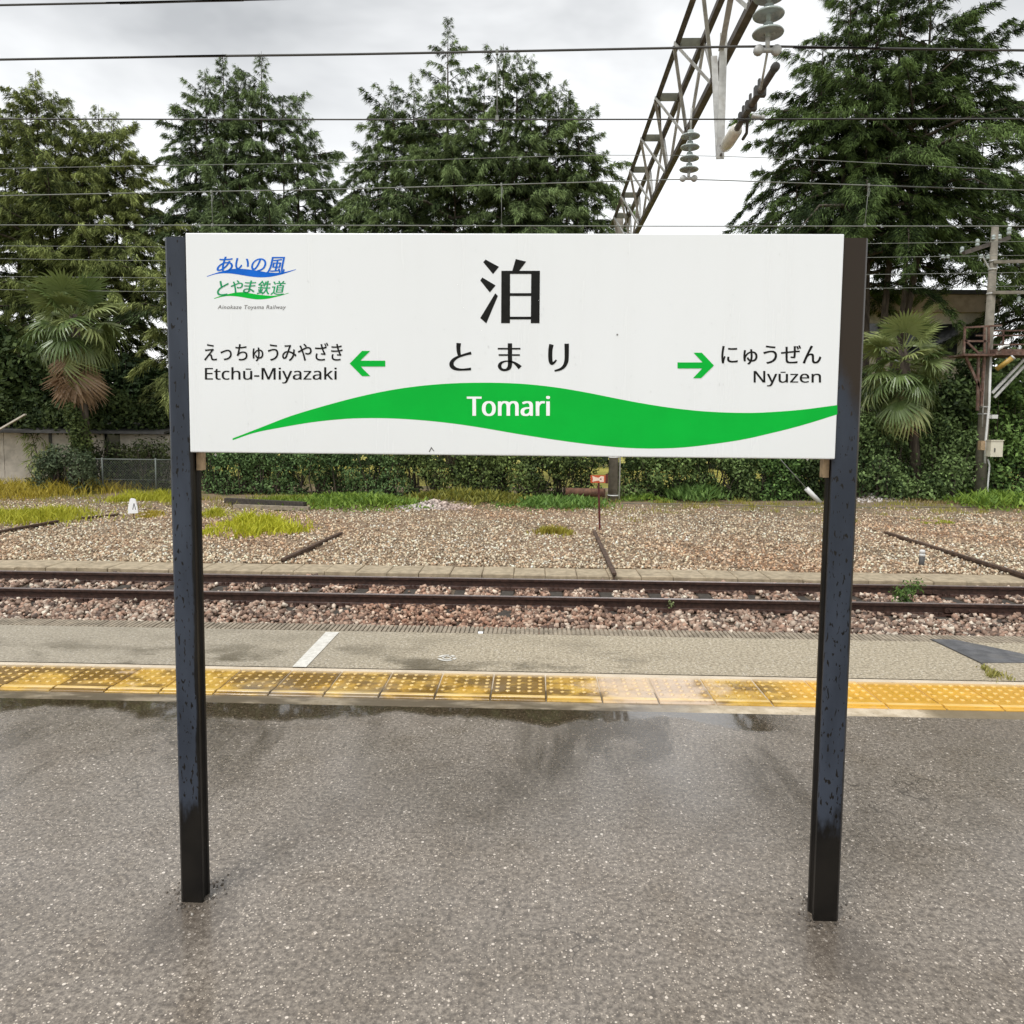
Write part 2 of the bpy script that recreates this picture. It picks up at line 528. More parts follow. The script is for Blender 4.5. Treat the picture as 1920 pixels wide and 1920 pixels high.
def npmesh(name, V, Fc, mat, parent=None, col=None, smooth=False, loc=None):
    """mesh object from numpy arrays in world coordinates; Fc (m,3) or (m,4)"""
    V = np.asarray(V, dtype=np.float32)
    Fc = np.asarray(Fc, dtype=np.int32)
    if loc is None:
        org = worigin(parent) if parent else Vector((0, 0, 0))
    else:
        org = Vector(tuple(float(c) for c in loc))
    me = bpy.data.meshes.new(name)
    k = Fc.shape[1]
    me.vertices.add(len(V))
    me.vertices.foreach_set('co', (V - np.array(org, dtype=np.float32)).ravel())
    me.loops.add(Fc.size)
    me.loops.foreach_set('vertex_index', Fc.ravel())
    me.polygons.add(len(Fc))
    me.polygons.foreach_set('loop_start', np.arange(0, Fc.size, k, dtype=np.int32))
    me.polygons.foreach_set('loop_total', np.full(len(Fc), k, dtype=np.int32))
    if smooth:
        me.polygons.foreach_set('use_smooth', np.ones(len(Fc), dtype=bool))
    me.update(calc_edges=True)
    if col is not None:
        at_ = me.color_attributes.new('col', 'FLOAT_COLOR', 'POINT')
        c4 = np.ones((len(V), 4), dtype=np.float32)
        c4[:, :3] = col
        at_.data.foreach_set('color', c4.ravel())
    me.materials.append(mat)
    o = bpy.data.objects.new(name, me)
    COL.objects.link(o)
    if parent:
        o.parent = parent
    elif loc is not None:
        o.location = org
    return o


class MB:
    """collects simple solids (world coordinates) and links them as one mesh object"""

    def __init__(self):
        self.v, self.f, self.sm, self.mi = [], [], [], []
        self.mats = []
        self.cur = 0

    def _add(self, vs_, fs, smooth=False):
        b = len(self.v)
        self.v += [tuple(float(c) for c in q) for q in vs_]
        for q in fs:
            self.f.append(tuple(i + b for i in q))
            self.sm.append(smooth)
            self.mi.append(self.cur)
        return self

    def box(self, a, b):
        x0, y0, z0 = a
        x1, y1, z1 = b
        return self._add([(x0, y0, z0), (x1, y0, z0), (x1, y1, z0), (x0, y1, z0), (x0, y0, z1), (x1, y0, z1), (x1, y1, z1), (x0, y1, z1)],
                         [(0, 3, 2, 1), (4, 5, 6, 7), (0, 1, 5, 4), (1, 2, 6, 5), (2, 3, 7, 6), (3, 0, 4, 7)])

    def cbox(self, a, b, ch):
        """box with its top edges chamfered"""
        x0, y0, z0 = a
        x1, y1, z1 = b
        q = [(x0, y0, z0), (x1, y0, z0), (x1, y1, z0), (x0, y1, z0),
             (x0, y0, z1 - ch), (x1, y0, z1 - ch), (x1, y1, z1 - ch), (x0, y1, z1 - ch),
             (x0 + ch, y0 + ch, z1), (x1 - ch, y0 + ch, z1), (x1 - ch, y1 - ch, z1), (x0 + ch, y1 - ch, z1)]
        fs = [(0, 3, 2, 1), (8, 9, 10, 11)]
        for i in range(4):
            j = (i + 1) % 4
            fs += [(i, j, j + 4, i + 4), (i + 4, j + 4, j + 8, i + 8)]
        return self._add(q, fs)

    def bar(self, p, q, w, h, up=(0, 0, 1)):
        """rectangular bar from p to q, w across, h along up"""
        p, q = Vector(p), Vector(q)
        d = (q - p).normalized()
        s = d.cross(Vector(up))
        if s.length < 1e-4:
            s = d.cross(Vector((1, 0, 0)))
        s.normalize()
        u = s.cross(d).normalized()
        vs_ = []
        for e in (p, q):
            for i, j in ((-1, -1), (1, -1), (1, 1), (-1, 1)):
                vs_.append(e + s * (w / 2 * i) + u * (h / 2 * j))
        return self._add(vs_, [(0, 1, 2, 3), (7, 6, 5, 4), (0, 4, 5, 1), (1, 5, 6, 2), (2, 6, 7, 3), (3, 7, 4, 0)])

    def angle(self, p, q, w, t, up=(0, 0, 1), flip=1):
        """L-section bar"""
        p, q = Vector(p), Vector(q)
        d = (q - p).normalized()
        s = d.cross(Vector(up))
        if s.length < 1e-4:
            s = d.cross(Vector((1, 0, 0)))
        s.normalize()
        u = s.cross(d).normalized()
        s = s * flip
        prof = [(0, 0), (w, 0), (w, t), (t, t), (t, w), (0, w)]
        vs_ = [e + s * (a - w / 2) + u * (b - w / 2) for e in (p, q) for a, b in prof]
        fs = [tuple(range(6)), tuple(range(11, 5, -1))]
        for i in range(6):
            j = (i + 1) % 6
            fs.append((i, i + 6, j + 6, j))
        return self._add(vs_, fs)

    def tube(self, pts, r, n=8, r2=None, cap=True, smooth=True):
        pts = [Vector(tuple(float(c) for c in q)) for q in pts]
        k = len(pts)
        rings = []
        prev = None
        for i, q in enumerate(pts):
            d = (pts[min(i + 1, k - 1)] - pts[max(i - 1, 0)]).normalized()
            ref = prev if prev is not None else (Vector((0, 0, 1)) if abs(d.z) < .9 else Vector((1, 0, 0)))
            s = (ref - d * ref.dot(d)).normalized()
            prev = s
            t = d.cross(s)
            rr = r if r2 is None else r + (r2 - r) * i / (k - 1)
            rings.append([q + (s * math.cos(2 * math.pi * j / n) + t * math.sin(2 * math.pi * j / n)) * rr for j in range(n)])
        vs_ = [w for ring in rings for w in ring]
        fs = []
        for i in range(k - 1):
            for j in range(n):
                a, b = i * n + j, i * n + (j + 1) % n
                fs.append((a, b, b + n, a + n))
        self._add(vs_, fs, smooth)
        if cap:
            b = len(self.v) - len(vs_)
            self.f += [tuple(b + j for j in range(n - 1, -1, -1)), tuple(b + (k - 1) * n + j for j in range(n))]
            self.sm += [False, False]
            self.mi += [self.cur, self.cur]
        return self

    def lathe(self, o, axis, prof, n=18, smooth=True):
        """surface of revolution: prof [(radius, distance along axis)] from o"""
        o, ax = Vector(tuple(float(c) for c in o)), Vector(tuple(float(c) for c in axis)).normalized()
        s = ax.orthogonal().normalized()
        t = ax.cross(s)
        vs_ = []
        for r, z in prof:
            for j in range(n):
                a = 2 * math.pi * j / n
                vs_.append(o + ax * z + (s * math.cos(a) + t * math.sin(a)) * max(r, 1e-4))
        fs = []
        for i in range(len(prof) - 1):
            for j in range(n):
                a, b = i * n + j, i * n + (j + 1) % n
                fs.append((a, b, b + n, a + n))
        fs.append(tuple(range(n - 1, -1, -1)))
        fs.append(tuple((len(prof) - 1) * n + j for j in range(n)))
        return self._add(vs_, fs, smooth)

    def prism(self, poly, y0, y1):
        """outline in X,Z (counter-clockwise seen from -Y), solid from y0 (front) to y1"""
        n = len(poly)
        vs_ = [(a, y0, b) for a, b in poly] + [(a, y1, b) for a, b in poly]
        fs = [tuple(range(n)), tuple(range(2 * n - 1, n - 1, -1))]
        for i in range(n):
            j = (i + 1) % n
            fs.append((j, i, i + n, j + n))
        return self._add(vs_, fs)

    def quadstrip(self, L, R, y):
        n = len(L)
        vs_ = [(a, y, b) for a, b in L] + [(a, y, b) for a, b in R]
        return self._add(vs_, [(i, i + 1, n + i + 1, n + i) for i in range(n - 1)])

    def use(self, m):
        if m not in self.mats:
            self.mats.append(m)
        self.cur = self.mats.index(m)
        return self

    def data(self, name, mat, org):
        me = bpy.data.meshes.new(name)
        ox, oy, oz = org
        me.from_pydata([(a - ox, b - oy, c - oz) for a, b, c in self.v], [], self.f)
        me.polygons.foreach_set('use_smooth', self.sm)
        if self.mats:
            for m in self.mats:
                me.materials.append(m)
            me.polygons.foreach_set('material_index', self.mi)
        else:
            me.materials.append(mat)
        me.update()
        return me

    def build(self, name, mat, parent=None, loc=None):
        if parent is not None:
            org = worigin(parent)
        elif loc is not None:
            org = Vector(tuple(float(c) for c in loc))
        else:
            org = Vector((0, 0, 0))
        o = bpy.data.objects.new(name, self.data(name, mat, org))
        COL.objects.link(o)
        if parent is not None:
            o.parent = parent
        else:
            o.location = org
        return o


def smoothline(pts, sub=6):
    """Catmull-Rom through points of any dimension"""
    P = [np.array(q, dtype=float) for q in pts]
    P = [2 * P[0] - P[1]] + P + [2 * P[-1] - P[-2]]
    out = []
    for i in range(1, len(P) - 2):
        for k in range(sub):
            t = k / sub
            a, b, c, d = P[i - 1], P[i], P[i + 1], P[i + 2]
            out.append(.5 * (2 * b + (c - a) * t + (2 * a - 5 * b + 4 * c - d) * t * t + (3 * b - a - 3 * c + d) * t ** 3))
    out.append(P[-2])
    return out


# ================================================================= SETTING
# rail yard terrain
def zyard(x, y):
    x, y = np.asarray(x, float), np.asarray(y, float)
    z = -.955 - .022 * np.clip((y - 8.9) / .3, 0, 1) * np.clip((11.3 - y) / .2, 0, 1) + np.clip((y - 11.2) / .9, 0, 1) * .07
    z = z + .016 * np.sin(x * 1.7 + y) * np.sin(y * 1.3 - x * .6) + .01 * np.sin(x * 4.1) * np.sin(y * 3.7)
    z = z + np.clip((y - 12) / 10, 0, 1.5) * .03
    return z


def grid(xs, ys, zf):
    X, Y = np.meshgrid(xs, ys)
    Z = zf(X, Y)
    V = np.stack([X, Y, Z], -1).reshape(-1, 3)
    w = len(xs)
    i = np.arange(len(ys) - 1)[:, None] * w + np.arange(w - 1)[None]
    i = i.ravel()
    return V, np.stack([i, i + 1, i + w + 1, i + w], 1)


V, Fc = grid(np.linspace(-45, 45, 181), np.linspace(5.3, 27, 60), zyard)
tag(npmesh('yard_ground', V, Fc, M['soil'], smooth=True), kind='structure')
V, Fc = grid(np.linspace(-2600, 2600, 14), np.linspace(-2600, 2600, 14), lambda x, y: np.full(x.shape, -1.15))
tag(npmesh('ground', V, Fc, M['field']), kind='structure')

# platform: sheets 4 mm apart over one solid body
plat = thing('platform', (0, 0, 0), 'wet asphalt station platform with a yellow tactile strip along its edge', 'platform', kind='structure')
MB().box((-30, -12, -1.1), (30, 5.10, -.014)).build('platform_body', M['coping'], plat)
V, Fc = grid(np.linspace(-30, 30, 61), np.linspace(-12, 3.735, 34), lambda x, y: np.zeros(x.shape))
npmesh('asphalt_surface', V, Fc, M['asphalt'], plat)
V, Fc = grid(np.linspace(-30, 30, 61), np.linspace(4.32, 5.105, 4), lambda x, y: np.full(x.shape, -.001))
npmesh('edge_screed', V, Fc, M['strip'], plat)
V, Fc = grid(np.linspace(-30, 30, 61), np.linspace(3.735, 4.32, 4), lambda x, y: np.full(x.shape, -.005))
npmesh('bedding_mortar', V, Fc, M['mortar'], plat)

# tactile warning tiles: 300 x 400, twenty-five blisters and an inner bar
tb = MB()
tb.cbox((-.147, 0, -.010), (.147, .40, 0.0), .004)
for i in range(5):
    for j in range(5):
        cx_, cy_ = (i - 2) * .06, .125 + j * .056
        n = 8
        ring = []
        for r, z in ((.0145, 0.0002), (.012, .0035), (.007, .0052)):
            ring += [(cx_ + r * math.cos(2 * math.pi * k / n), cy_ + r * math.sin(2 * math.pi * k / n), z) for k in range(n)]
        fs = []
        for a in range(2):
            for k in range(n):
                q, w = a * n + k, a * n + (k + 1) % n
                fs.append((q, w, w + n, q + n))
        fs.append(tuple(2 * n + k for k in range(n)))
        tb._add(ring, fs, True)
tb.cbox((-.146, .030, .0002), (.146, .062, .0052), .004)
tile_me = tb.data('tactile_tile', M['tile'], (0, 0, 0))
for k in range(-19, 20):
    o = bpy.data.objects.new('tactile_tile', tile_me)
    o.location = (.078 + .302 * k + .151, 3.855, .003 + random.uniform(-.0012, .0012))
    o.rotation_euler = (random.uniform(-.002, .002), random.uniform(-.003, .003), random.uniform(-.003, .003))
    COL.objects.link(o)
    o.parent = plat

# ribbed coping blocks on the platform edge
cb = MB()
L = .392
cb.box((0, 0, -.16), (L, .165, -.010))
nr = 12
for i in range(nr):
    a = i * L / nr + .004
    cb.cbox((a, .003, -.0098), (a + L / nr - .009, .1645, .002), .003)
cop_me = cb.data('coping_block', M['coping'], (0, 0, 0))
for k in range(-19, 19):
    o = bpy.data.objects.new('coping_block', cop_me)
    o.location = (.05 + k * .397, 5.108, random.uniform(-.002, .001))
    COL.objects.link(o)
    o.parent = plat
MB().box((-30, 5.11, -1.1), (30, 5.262, -.165)).build('platform_wall', M['coping'], plat)

# patch of darker surfacing near the right, white line, faded ring stain
pts = [on(1745, 1199, 0), on(1790, 1200, 0), on(1850, 1212, 0), on(1925, 1228, 0), on(1990, 1242, 0), on(1990, 1248, 0), on(1925, 1243, 0), on(1838, 1243, 0)]
b = MB()
b._add([(p[0], p[1], .0035) for p in reversed(pts)] + [(p[0], p[1], -.0005) for p in reversed(pts)],
       [tuple(range(8))] + [((i + 1) % 8, i, i + 8, (i + 1) % 8 + 8) for i in range(8)])
o = b.build('surface_patch', M['mat'], plat)
b = MB()
for (x0, y0, x1, y1) in ((1745, 1199, 1838, 1243), (1838, 1243, 1880, 1268)):
    p, q = on(x0, y0, 0), on(x1, y1, 0)
    b.bar((p[0], p[1], .003), (q[0], q[1], .003), .010, .004)
b.build('surface_joint', M['wire'], plat)
pts = [on(548, 1251, 0), on(574, 1251.5, 0), on(636, 1186, 0), on(611, 1185.5, 0)]
b = MB()
b._add([(p[0], p[1], .003) for p in pts], [(0, 1, 2, 3)])
b.build('white_line', M['paint'], plat)
c0 = on(838, 1234, 0)
b = MB()
for r0, r1 in ((.02, .032), (.042, .062)):
    n = 22
    A = [(c0[0] + r * math.cos(2 * math.pi * k / n) * 1.0, c0[1] + r * math.sin(2 * math.pi * k / n), .003) for r in (r0, r1) for k in range(n)]
    fs = [(k, n + k, n + (k + 1) % n, (k + 1) % n) for k in range(n) if random.random() > .22]
    b._add(A, fs)
b.build('paint_ring', M['paint'], plat)
c0 = on(901, 1187, 0)
b = MB().box((c0[0] - .017, c0[1] - .02, .001), (c0[0] + .017, c0[1] + .02, .006))
tag(b.build('paper_scrap', M['white'], None, (c0[0], c0[1], .001)), 'tiny white scrap lying on the platform by the ribbed edge', 'scrap')


# ---------------------------------------------------------------- track
track = thing('railway_track', (0, 10.15, -.95), 'rusty railway track on brown ballast beyond the platform', 'railway track', kind='structure')
RZ = -.80
for ry in (9.62, 10.72):
    prof = [(-.062, -.153), (.062, -.153), (.062, -.143), (.012, -.127), (.008, -.12), (.008, -.05), (.03, -.038), (.0325, -.006), (.026, 0),
            (-.026, 0), (-.0325, -.006), (-.03, -.038), (-.008, -.05), (-.008, -.12), (-.012, -.127), (-.062, -.143)]
    b = MB()
    b.use(M['rail'])
    n = len(prof)
    vs_ = [(xx, ry + py_, RZ + pz_) for xx in (-45, 45) for py_, pz_ in prof]
    b._add(vs_, [(i, (i + 1) % n, n + (i + 1) % n, n + i) for i in range(n) if i not in (8,)])
    b.use(M['railtop'])
    b._add(vs_, [(8, 9, n + 9, n + 8)])
    r = b.build('rail', M['rail'], track)
    for fx in (5.35,):
        q = MB().box((fx, ry - .045, RZ - .115), (fx + .5, ry + .045, RZ - .058))
        for k in range(4):
            q.tube([(fx + .07 + k * .12, ry - .062, RZ - .086), (fx + .07 + k * .12, ry - .045, RZ - .086)], .014, 6)
        q.build('fishplate', M['rail'], r)
sb = MB().cbox((-.095, -1.0, -.12), (.095, 1.0, 0), .012)
sl_me = sb.data('sleeper', M['sleeper'], (0, 0, 0))
pb = MB()
for s_ in (-.53, .57):
    pb.box((-.09, s_ - .13, 0), (.09, s_ + .13, .012))
    for yy in (-.085, .085):
        pb.box((-.05, s_ + yy - .016, .012), (-.018, s_ + yy + .016, .045))
        pb.box((.018, s_ + yy - .016, .012), (.05, s_ + yy + .016, .045))
pl_me = pb.data('tie_plate', M['rail'], (0, 0, 0))
for k in range(-14, 15):
    o = bpy.data.objects.new('sleeper', sl_me)
    o.location = (.335 + .70 * k + random.uniform(-.03, .03), random.uniform(-.04, .04), -.003)
    o.rotation_euler = (0, 0, random.uniform(-.02, .02))
    COL.objects.link(o)
    o.parent = track
    p_ = bpy.data.objects.new('tie_plate', pl_me)
    COL.objects.link(p_)
    p_.parent = o
c0 = (.43, 9.80, -.963)
tag(MB().box((c0[0] - .05, c0[1] - .05, -.966), (c0[0] + .055, c0[1] + .05, -.945)).build('white_tag', M['pvc'], None, c0),
    'small white tag lying on a sleeper between the rails', 'tag')

# concrete trough lids beyond the track
tr = thing('cable_trough', (0, 11.7, -.9), 'low line of pale concrete trough lids behind the track', 'cable trough', kind='structure')
lb = MB().cbox((-.245, -.30, -.10), (.245, .30, 0), .012)
lid_me = lb.data('trough_lid', M['trough'], (0, 0, 0))
for k in range(-20, 20):
    o = bpy.data.objects.new('trough_lid', lid_me)
    o.location = (.19 + .499 * k + .25, random.uniform(-.012, .012), .022 + random.uniform(-.008, .006))
    o.rotation_euler = (random.uniform(-.01, .01), random.uniform(-.012, .012), random.uniform(-.012, .012))
    COL.objects.link(o)
    o.parent = tr


# ---------------------------------------------------------------- ballast and gravel (countless: stuff)
def rotmats(n):
    q = RNG.normal(size=(n, 4))
    q /= np.linalg.norm(q, axis=1, keepdims=True)
    w, x, y, z = q.T
    return np.stack([1 - 2 * (y * y + z * z), 2 * (x * y - z * w), 2 * (x * z + y * w),
                     2 * (x * y + z * w), 1 - 2 * (x * x + z * z), 2 * (y * z - x * w),
                     2 * (x * z - y * w), 2 * (y * z + x * w), 1 - 2 * (x * x + y * y)], 1).reshape(n, 3, 3)


PH = (1 + 5 ** .5) / 2
ICO_V = np.array([(-1, PH, 0), (1, PH, 0), (-1, -PH, 0), (1, -PH, 0), (0, -1, PH), (0, 1, PH), (0, -1, -PH), (0, 1, -PH),
                  (PH, 0, -1), (PH, 0, 1), (-PH, 0, -1), (-PH, 0, 1)]) / 1.9
ICO_F = np.array([(0, 11, 5), (0, 5, 1), (0, 1, 7), (0, 7, 10), (0, 10, 11), (1, 5, 9), (5, 11, 4), (11, 10, 2), (10, 7, 6), (7, 1, 8),
                  (3, 9, 4), (3, 4, 2), (3, 2, 6), (3, 6, 8), (3, 8, 9), (4, 9, 5), (2, 4, 11), (6, 2, 10), (8, 6, 7), (9, 8, 1)])
OCT_V = np.array([(1, 0, 0), (-1, 0, 0), (0, 1, 0), (0, -1, 0), (0, 0, 1), (0, 0, -1)]) * 1.05
OCT_F = np.array([(0, 2, 4), (2, 1, 4), (1, 3, 4), (3, 0, 4), (2, 0, 5), (1, 2, 5), (3, 1, 5), (0, 3, 5)])
CUB_V = np.array([(a, b_, c) for a in (-.75, .75) for b_ in (-.75, .75) for c in (-.75, .75)])
CUB_F = np.array([(0, 1, 3), (0, 3, 2), (4, 6, 7), (4, 7, 5), (0, 4, 5), (0, 5, 1), (2, 3, 7), (2, 7, 6), (0, 2, 6), (0, 6, 4), (1, 5, 7), (1, 7, 3)])


def stones(name, xs, ys, zs, size, base, palette, weights):
    n = len(xs)
    bv, bf = base
    k = len(bv)
    Vv = bv[None] * (1 + RNG.uniform(-.28, .28, (n, k, 3)))
    Vv = Vv * (np.stack([np.ones(n), RNG.uniform(.6, .95, n), RNG.uniform(.45, .8, n)], 1) * size[:, None])[:, None]
    Vv = np.einsum('nij,nkj->nki', rotmats(n), Vv)
    Vv += np.stack([xs, ys, zs], 1)[:, None]
    pal = np.array(palette)
    c = pal[RNG.choice(len(pal), n, p=np.array(weights) / sum(weights))] * RNG.uniform(.6, 1.25, (n, 1))
    reddish = np.clip(np.sin(xs * .62 - 1.0) * np.sin(ys * .55 + xs * .17) + .3 * np.sin(xs * 2.3 + ys * 1.9), 0, 1)[:, None]
    c = c * (1 - reddish * np.array([[.06, .20, .27]]))
    Ff = (bf[None] + (np.arange(n) * k)[:, None, None]).reshape(-1, 3)
    return npmesh(name, Vv.reshape(-1, 3), Ff, M['stone'], col=np.repeat(np.clip(c, 0, .8), k, 0))


PAL_TRACK = [(.42, .30, .225), (.26, .175, .13), (.55, .44, .345), (.14, .10, .08), (.39, .25, .18), (.68, .59, .48)]
PAL_YARD = [(.59, .47, .32), (.39, .28, .18), (.76, .65, .48), (.20, .145, .095), (.52, .36, .23), (.82, .75, .61)]
N = 26000
ys = 7.7 + RNG.random(N) * 3.55
xs = (RNG.random(N) - .5) * 2 * (ys * .78 + .6)
keep = np.ones(N, bool)
sl = (np.abs(((xs - .335 + .35) % .70) - .35) < .115) & (ys > 9.15) & (ys < 11.15)
keep &= ~(sl & (RNG.random(N) > np.where(ys < 9.5, .30, .01)))
for ry in (9.62, 10.72):
    keep &= np.abs(ys - ry) > .07
xs, ys = xs[keep], ys[keep]
zs = zyard(xs, ys) + RNG.uniform(.0, .035, len(xs)) + np.where((ys > 9.5) & (ys < 10.9), .022, 0) + np.where((ys < 9.5), .01 + .045 * (np.sin(xs * 3.1) * .5 + .5) * RNG.random(len(xs)), 0)
sz = .019 + .026 * RNG.random(len(xs)) ** 1.6
tag(stones('track_ballast', xs, ys, zs, sz, (CUB_V, CUB_F), PAL_TRACK, (4, 4, 3, 3, 3, 1.6)), 'brown broken ballast stones round the rusty track', 'ballast', kind='stuff')
N = 54000
ys = 12.0 + RNG.random(N) ** 1.25 * 9.6
xs = (RNG.random(N) - .5) * 2 * (ys * .78 + .6)
bare = np.sin(xs * .55 + 1.2) * np.sin(ys * .8 + xs * .2) + .35 * np.sin(xs * 1.9 + ys)
keep = RNG.random(N) < np.clip(1.25 - np.clip(ys - 17.5, 0, 9) / 4.2 - .25 * (bare > .55), .05, 1)
xs, ys = xs[keep], ys[keep]
zs = zyard(xs, ys) + RNG.uniform(.0, .022, len(xs))
sz = .016 + .024 * RNG.random(len(xs)) ** 1.6
tag(stones('yard_gravel', xs, ys, zs, sz, (OCT_V, OCT_F), PAL_YARD, (4, 3, 4, 2, 3, 2)), 'pale brown gravel spread over the old rail yard', 'gravel', kind='stuff')
N = 900
a = RNG.normal(size=(N, 2))
for nm, cpx, cpy, rx, ry_ in (('stone_heap', 815, 952, .75, .55), ('stone_heap', 1640, 938, 1.0, .5)):
    c0 = on(cpx, cpy, -.86)
    r2 = (a ** 2).sum(1)
    xs = c0[0] + a[:, 0] * rx * .55
    ys = c0[1] + a[:, 1] * ry_ * .55
    zs = zyard(xs, ys) + .22 * np.exp(-r2 / 1.6) * RNG.random(N)
    lab = 'heap of pale grey stones before the hedge under the sign' if cpx < 1000 else 'low heap of pale stones right of the sign before the bushes'
    tag(stones(nm, xs, ys, zs, RNG.uniform(.03, .06, N), (CUB_V, CUB_F), [(.50, .45, .41), (.36, .32, .29), (.66, .61, .56)], (2, 1, 2)), lab, 'stones', kind='stuff')


# ================================================================= STATION SIGN
sign = thing('station_sign', (-.06, YP, 0), 'big white station name board with a green wave on two dark steel posts', 'station sign')
tl, tr_, bl, br = at(346.5, 437.5, YS), at(1583, 437.5, YS), at(357, 849, YS), at(1566.5, 860, YS)
BX0, BX1 = (tl[0] + bl[0]) / 2, (tr_[0] + br[0]) / 2
BZ0, BZ1 = (bl[2] + br[2]) / 2, (tl[2] + tr_[2]) / 2
b = MB()
b.box((BX0, YS, BZ0), (BX1, YS + .028, BZ1))
board = b.build('board', M['board'], sign)
bv = board.modifiers.new('bevel', 'BEVEL')
bv.width = .003
bv.segments = 2


def post(x0, x1, ztop, inner, mat):
    """box section with a shallow groove down the side that faces the board"""
    d, t, c, g = .054, .013, .009, .006
    y0, y1 = YP, YP + d
    if inner > 0:
        prof = [(x0 + c, y0), (x1, y0), (x1, y0 + t), (x1 - g, y0 + t + .003), (x1 - g, y1 - t - .003), (x1, y1 - t), (x1, y1), (x0 + c, y1), (x0, y1 - c), (x0, y0 + c)]
    else:
        prof = [(x1 - c, y0), (x1, y0 + c), (x1, y1 - c), (x1 - c, y1), (x0, y1), (x0, y1 - t), (x0 + g, y1 - t - .003), (x0 + g, y0 + t + .003), (x0, y0 + t), (x0, y0)]
    n = len(prof)
    q = MB()
    vs_ = [(a, e, z) for z in (-.02, ztop) for a, e in prof]
    fs = []
    for i in range(n):
        j = (i + 1) % n
        fs.append((i, j, n + j, n + i))
    q._add(vs_, fs)
    # end caps as three rectangles each (the section is concave)
    for off, fl in ((0, True), (n, False)):
        if inner > 0:
            caps = [(0, 1, 2, 3, 9), (9, 3, 4, 8), (8, 4, 5, 6, 7)]
        else:
            caps = [(0, 1, 7, 8, 9), (1, 2, 6, 7), (2, 3, 4, 5, 6)]
        for cc in caps:
            cc = tuple(off + i for i in cc)
            q._add([vs_[i] for i in cc], [tuple(range(len(cc)))[::-1] if fl else tuple(range(len(cc)))])
    o_ = q.build('post', mat, sign)
    m_ = o_.modifiers.new('bevel', 'BEVEL')
    m_.width = .0022
    m_.segments = 2
    m_.limit_method = 'ANGLE'
    return o_


PL0, PL1 = at(320, 1000, YP)[0], BX0 - .001
PR0, PR1 = BX1 + .001, at(1606, 1000, YP)[0]
M['post_l'] = post_material('painted_steel_spotted', None, float(PL1 + .004), 1)
M['post_r'] = post_material('painted_steel_wet_top', (1.50, 1.62), float(PR1), 1)
ZL, ZR = at(330, 444, YP)[2], at(1605, 446, YP)[2]
post(PL0, PL1 + .004, ZL, 1, M['post_l'])
post(PR0 - .004, PR1, ZR, -1, M['post_r'])
for x0, x1 in ((PL1 + .004, PL1 + .020), (PR0 - .020, PR0 - .004)):
    MB().box((x0, YP + .022, BZ0 - .055), (x1, YP + .05, BZ1 - .02)).build('spacer', M['timber'], sign)
MB().box((BX0 + .02, YS + .0285, BZ0 + .03), (BX1 - .02, YS + .05, BZ0 + .07)).build('back_rail', M['post_l'], sign)
MB().box((BX0 + .02, YS + .0285, BZ1 - .07), (BX1 - .02, YS + .05, BZ1 - .03)).build('back_rail', M['post_l'], sign)

for x0 in ((PL0 + PL1) / 2, (PR0 + PR1) / 2):
    n_ = 90
    an, ra = RNG.uniform(0, 6.28, n_), .055 + np.abs(RNG.normal(0, .022, n_))
    gx, gy = x0 + np.cos(an) * ra * .95, YP + .04 + np.sin(an) * ra
    stones('grit', gx, gy, RNG.uniform(-.002, .003, n_), RNG.uniform(.0025, .0075, n_), (OCT_V, OCT_F), [(.10, .085, .07), (.22, .19, .16), (.50, .46, .40)], (4, 3, 1)).parent = sign
for o in sign.children:
    if o.name.startswith('grit'):
        o.location = -Vector(sign.location)
        tag(o, kind='stuff')

LY = YS - .0006                   # printed film, just proud of the board
_layer = [0]


def ly():
    _layer[0] += 1
    return LY - .00002 * (_layer[0] % 20)


def px2(pts_, ox=0.0, oy=0.0, sc=1.0):
    """photo pixels (of an enlarged cut-out at ox, oy with scale sc) to board X,Z"""
    return [tuple(at(ox + p[0] / sc, oy + p[1] / sc, LY)[[0, 2]]) for p in pts_]


def film(polys, name, mat, parent, **kw):
    q = MB()
    for poly in polys:
        w = px2(poly, **kw)
        y = ly()
        n = len(w)
        area = sum(w[i][0] * w[(i + 1) % n][1] - w[(i + 1) % n][0] * w[i][1] for i in range(n))
        if area < 0:
            w = w[::-1]
        q._add([(a, y, c) for a, c in w], [tuple(range(n))])
    return q.build(name, mat, parent)


def brush(strokes, q, ox, oy, sc):
    """strokes of varying width: [(x, y, width)] in cut-out pixels"""
    for st in strokes:
        line = smoothline(st, 7)
        A, B = [], []
        for i, p in enumerate(line):
            d = line[min(i + 1, len(line) - 1)][:2] - line[max(i - 1, 0)][:2]
            d = d / np.linalg.norm(d)
            nrm = np.array([-d[1], d[0]]) * p[2] / 2
            A.append(p[:2] + nrm)
            B.append(p[:2] - nrm)
        A, B = px2(A, ox, oy, sc), px2(B, ox, oy, sc)
        q.quadstrip(A, B, ly())


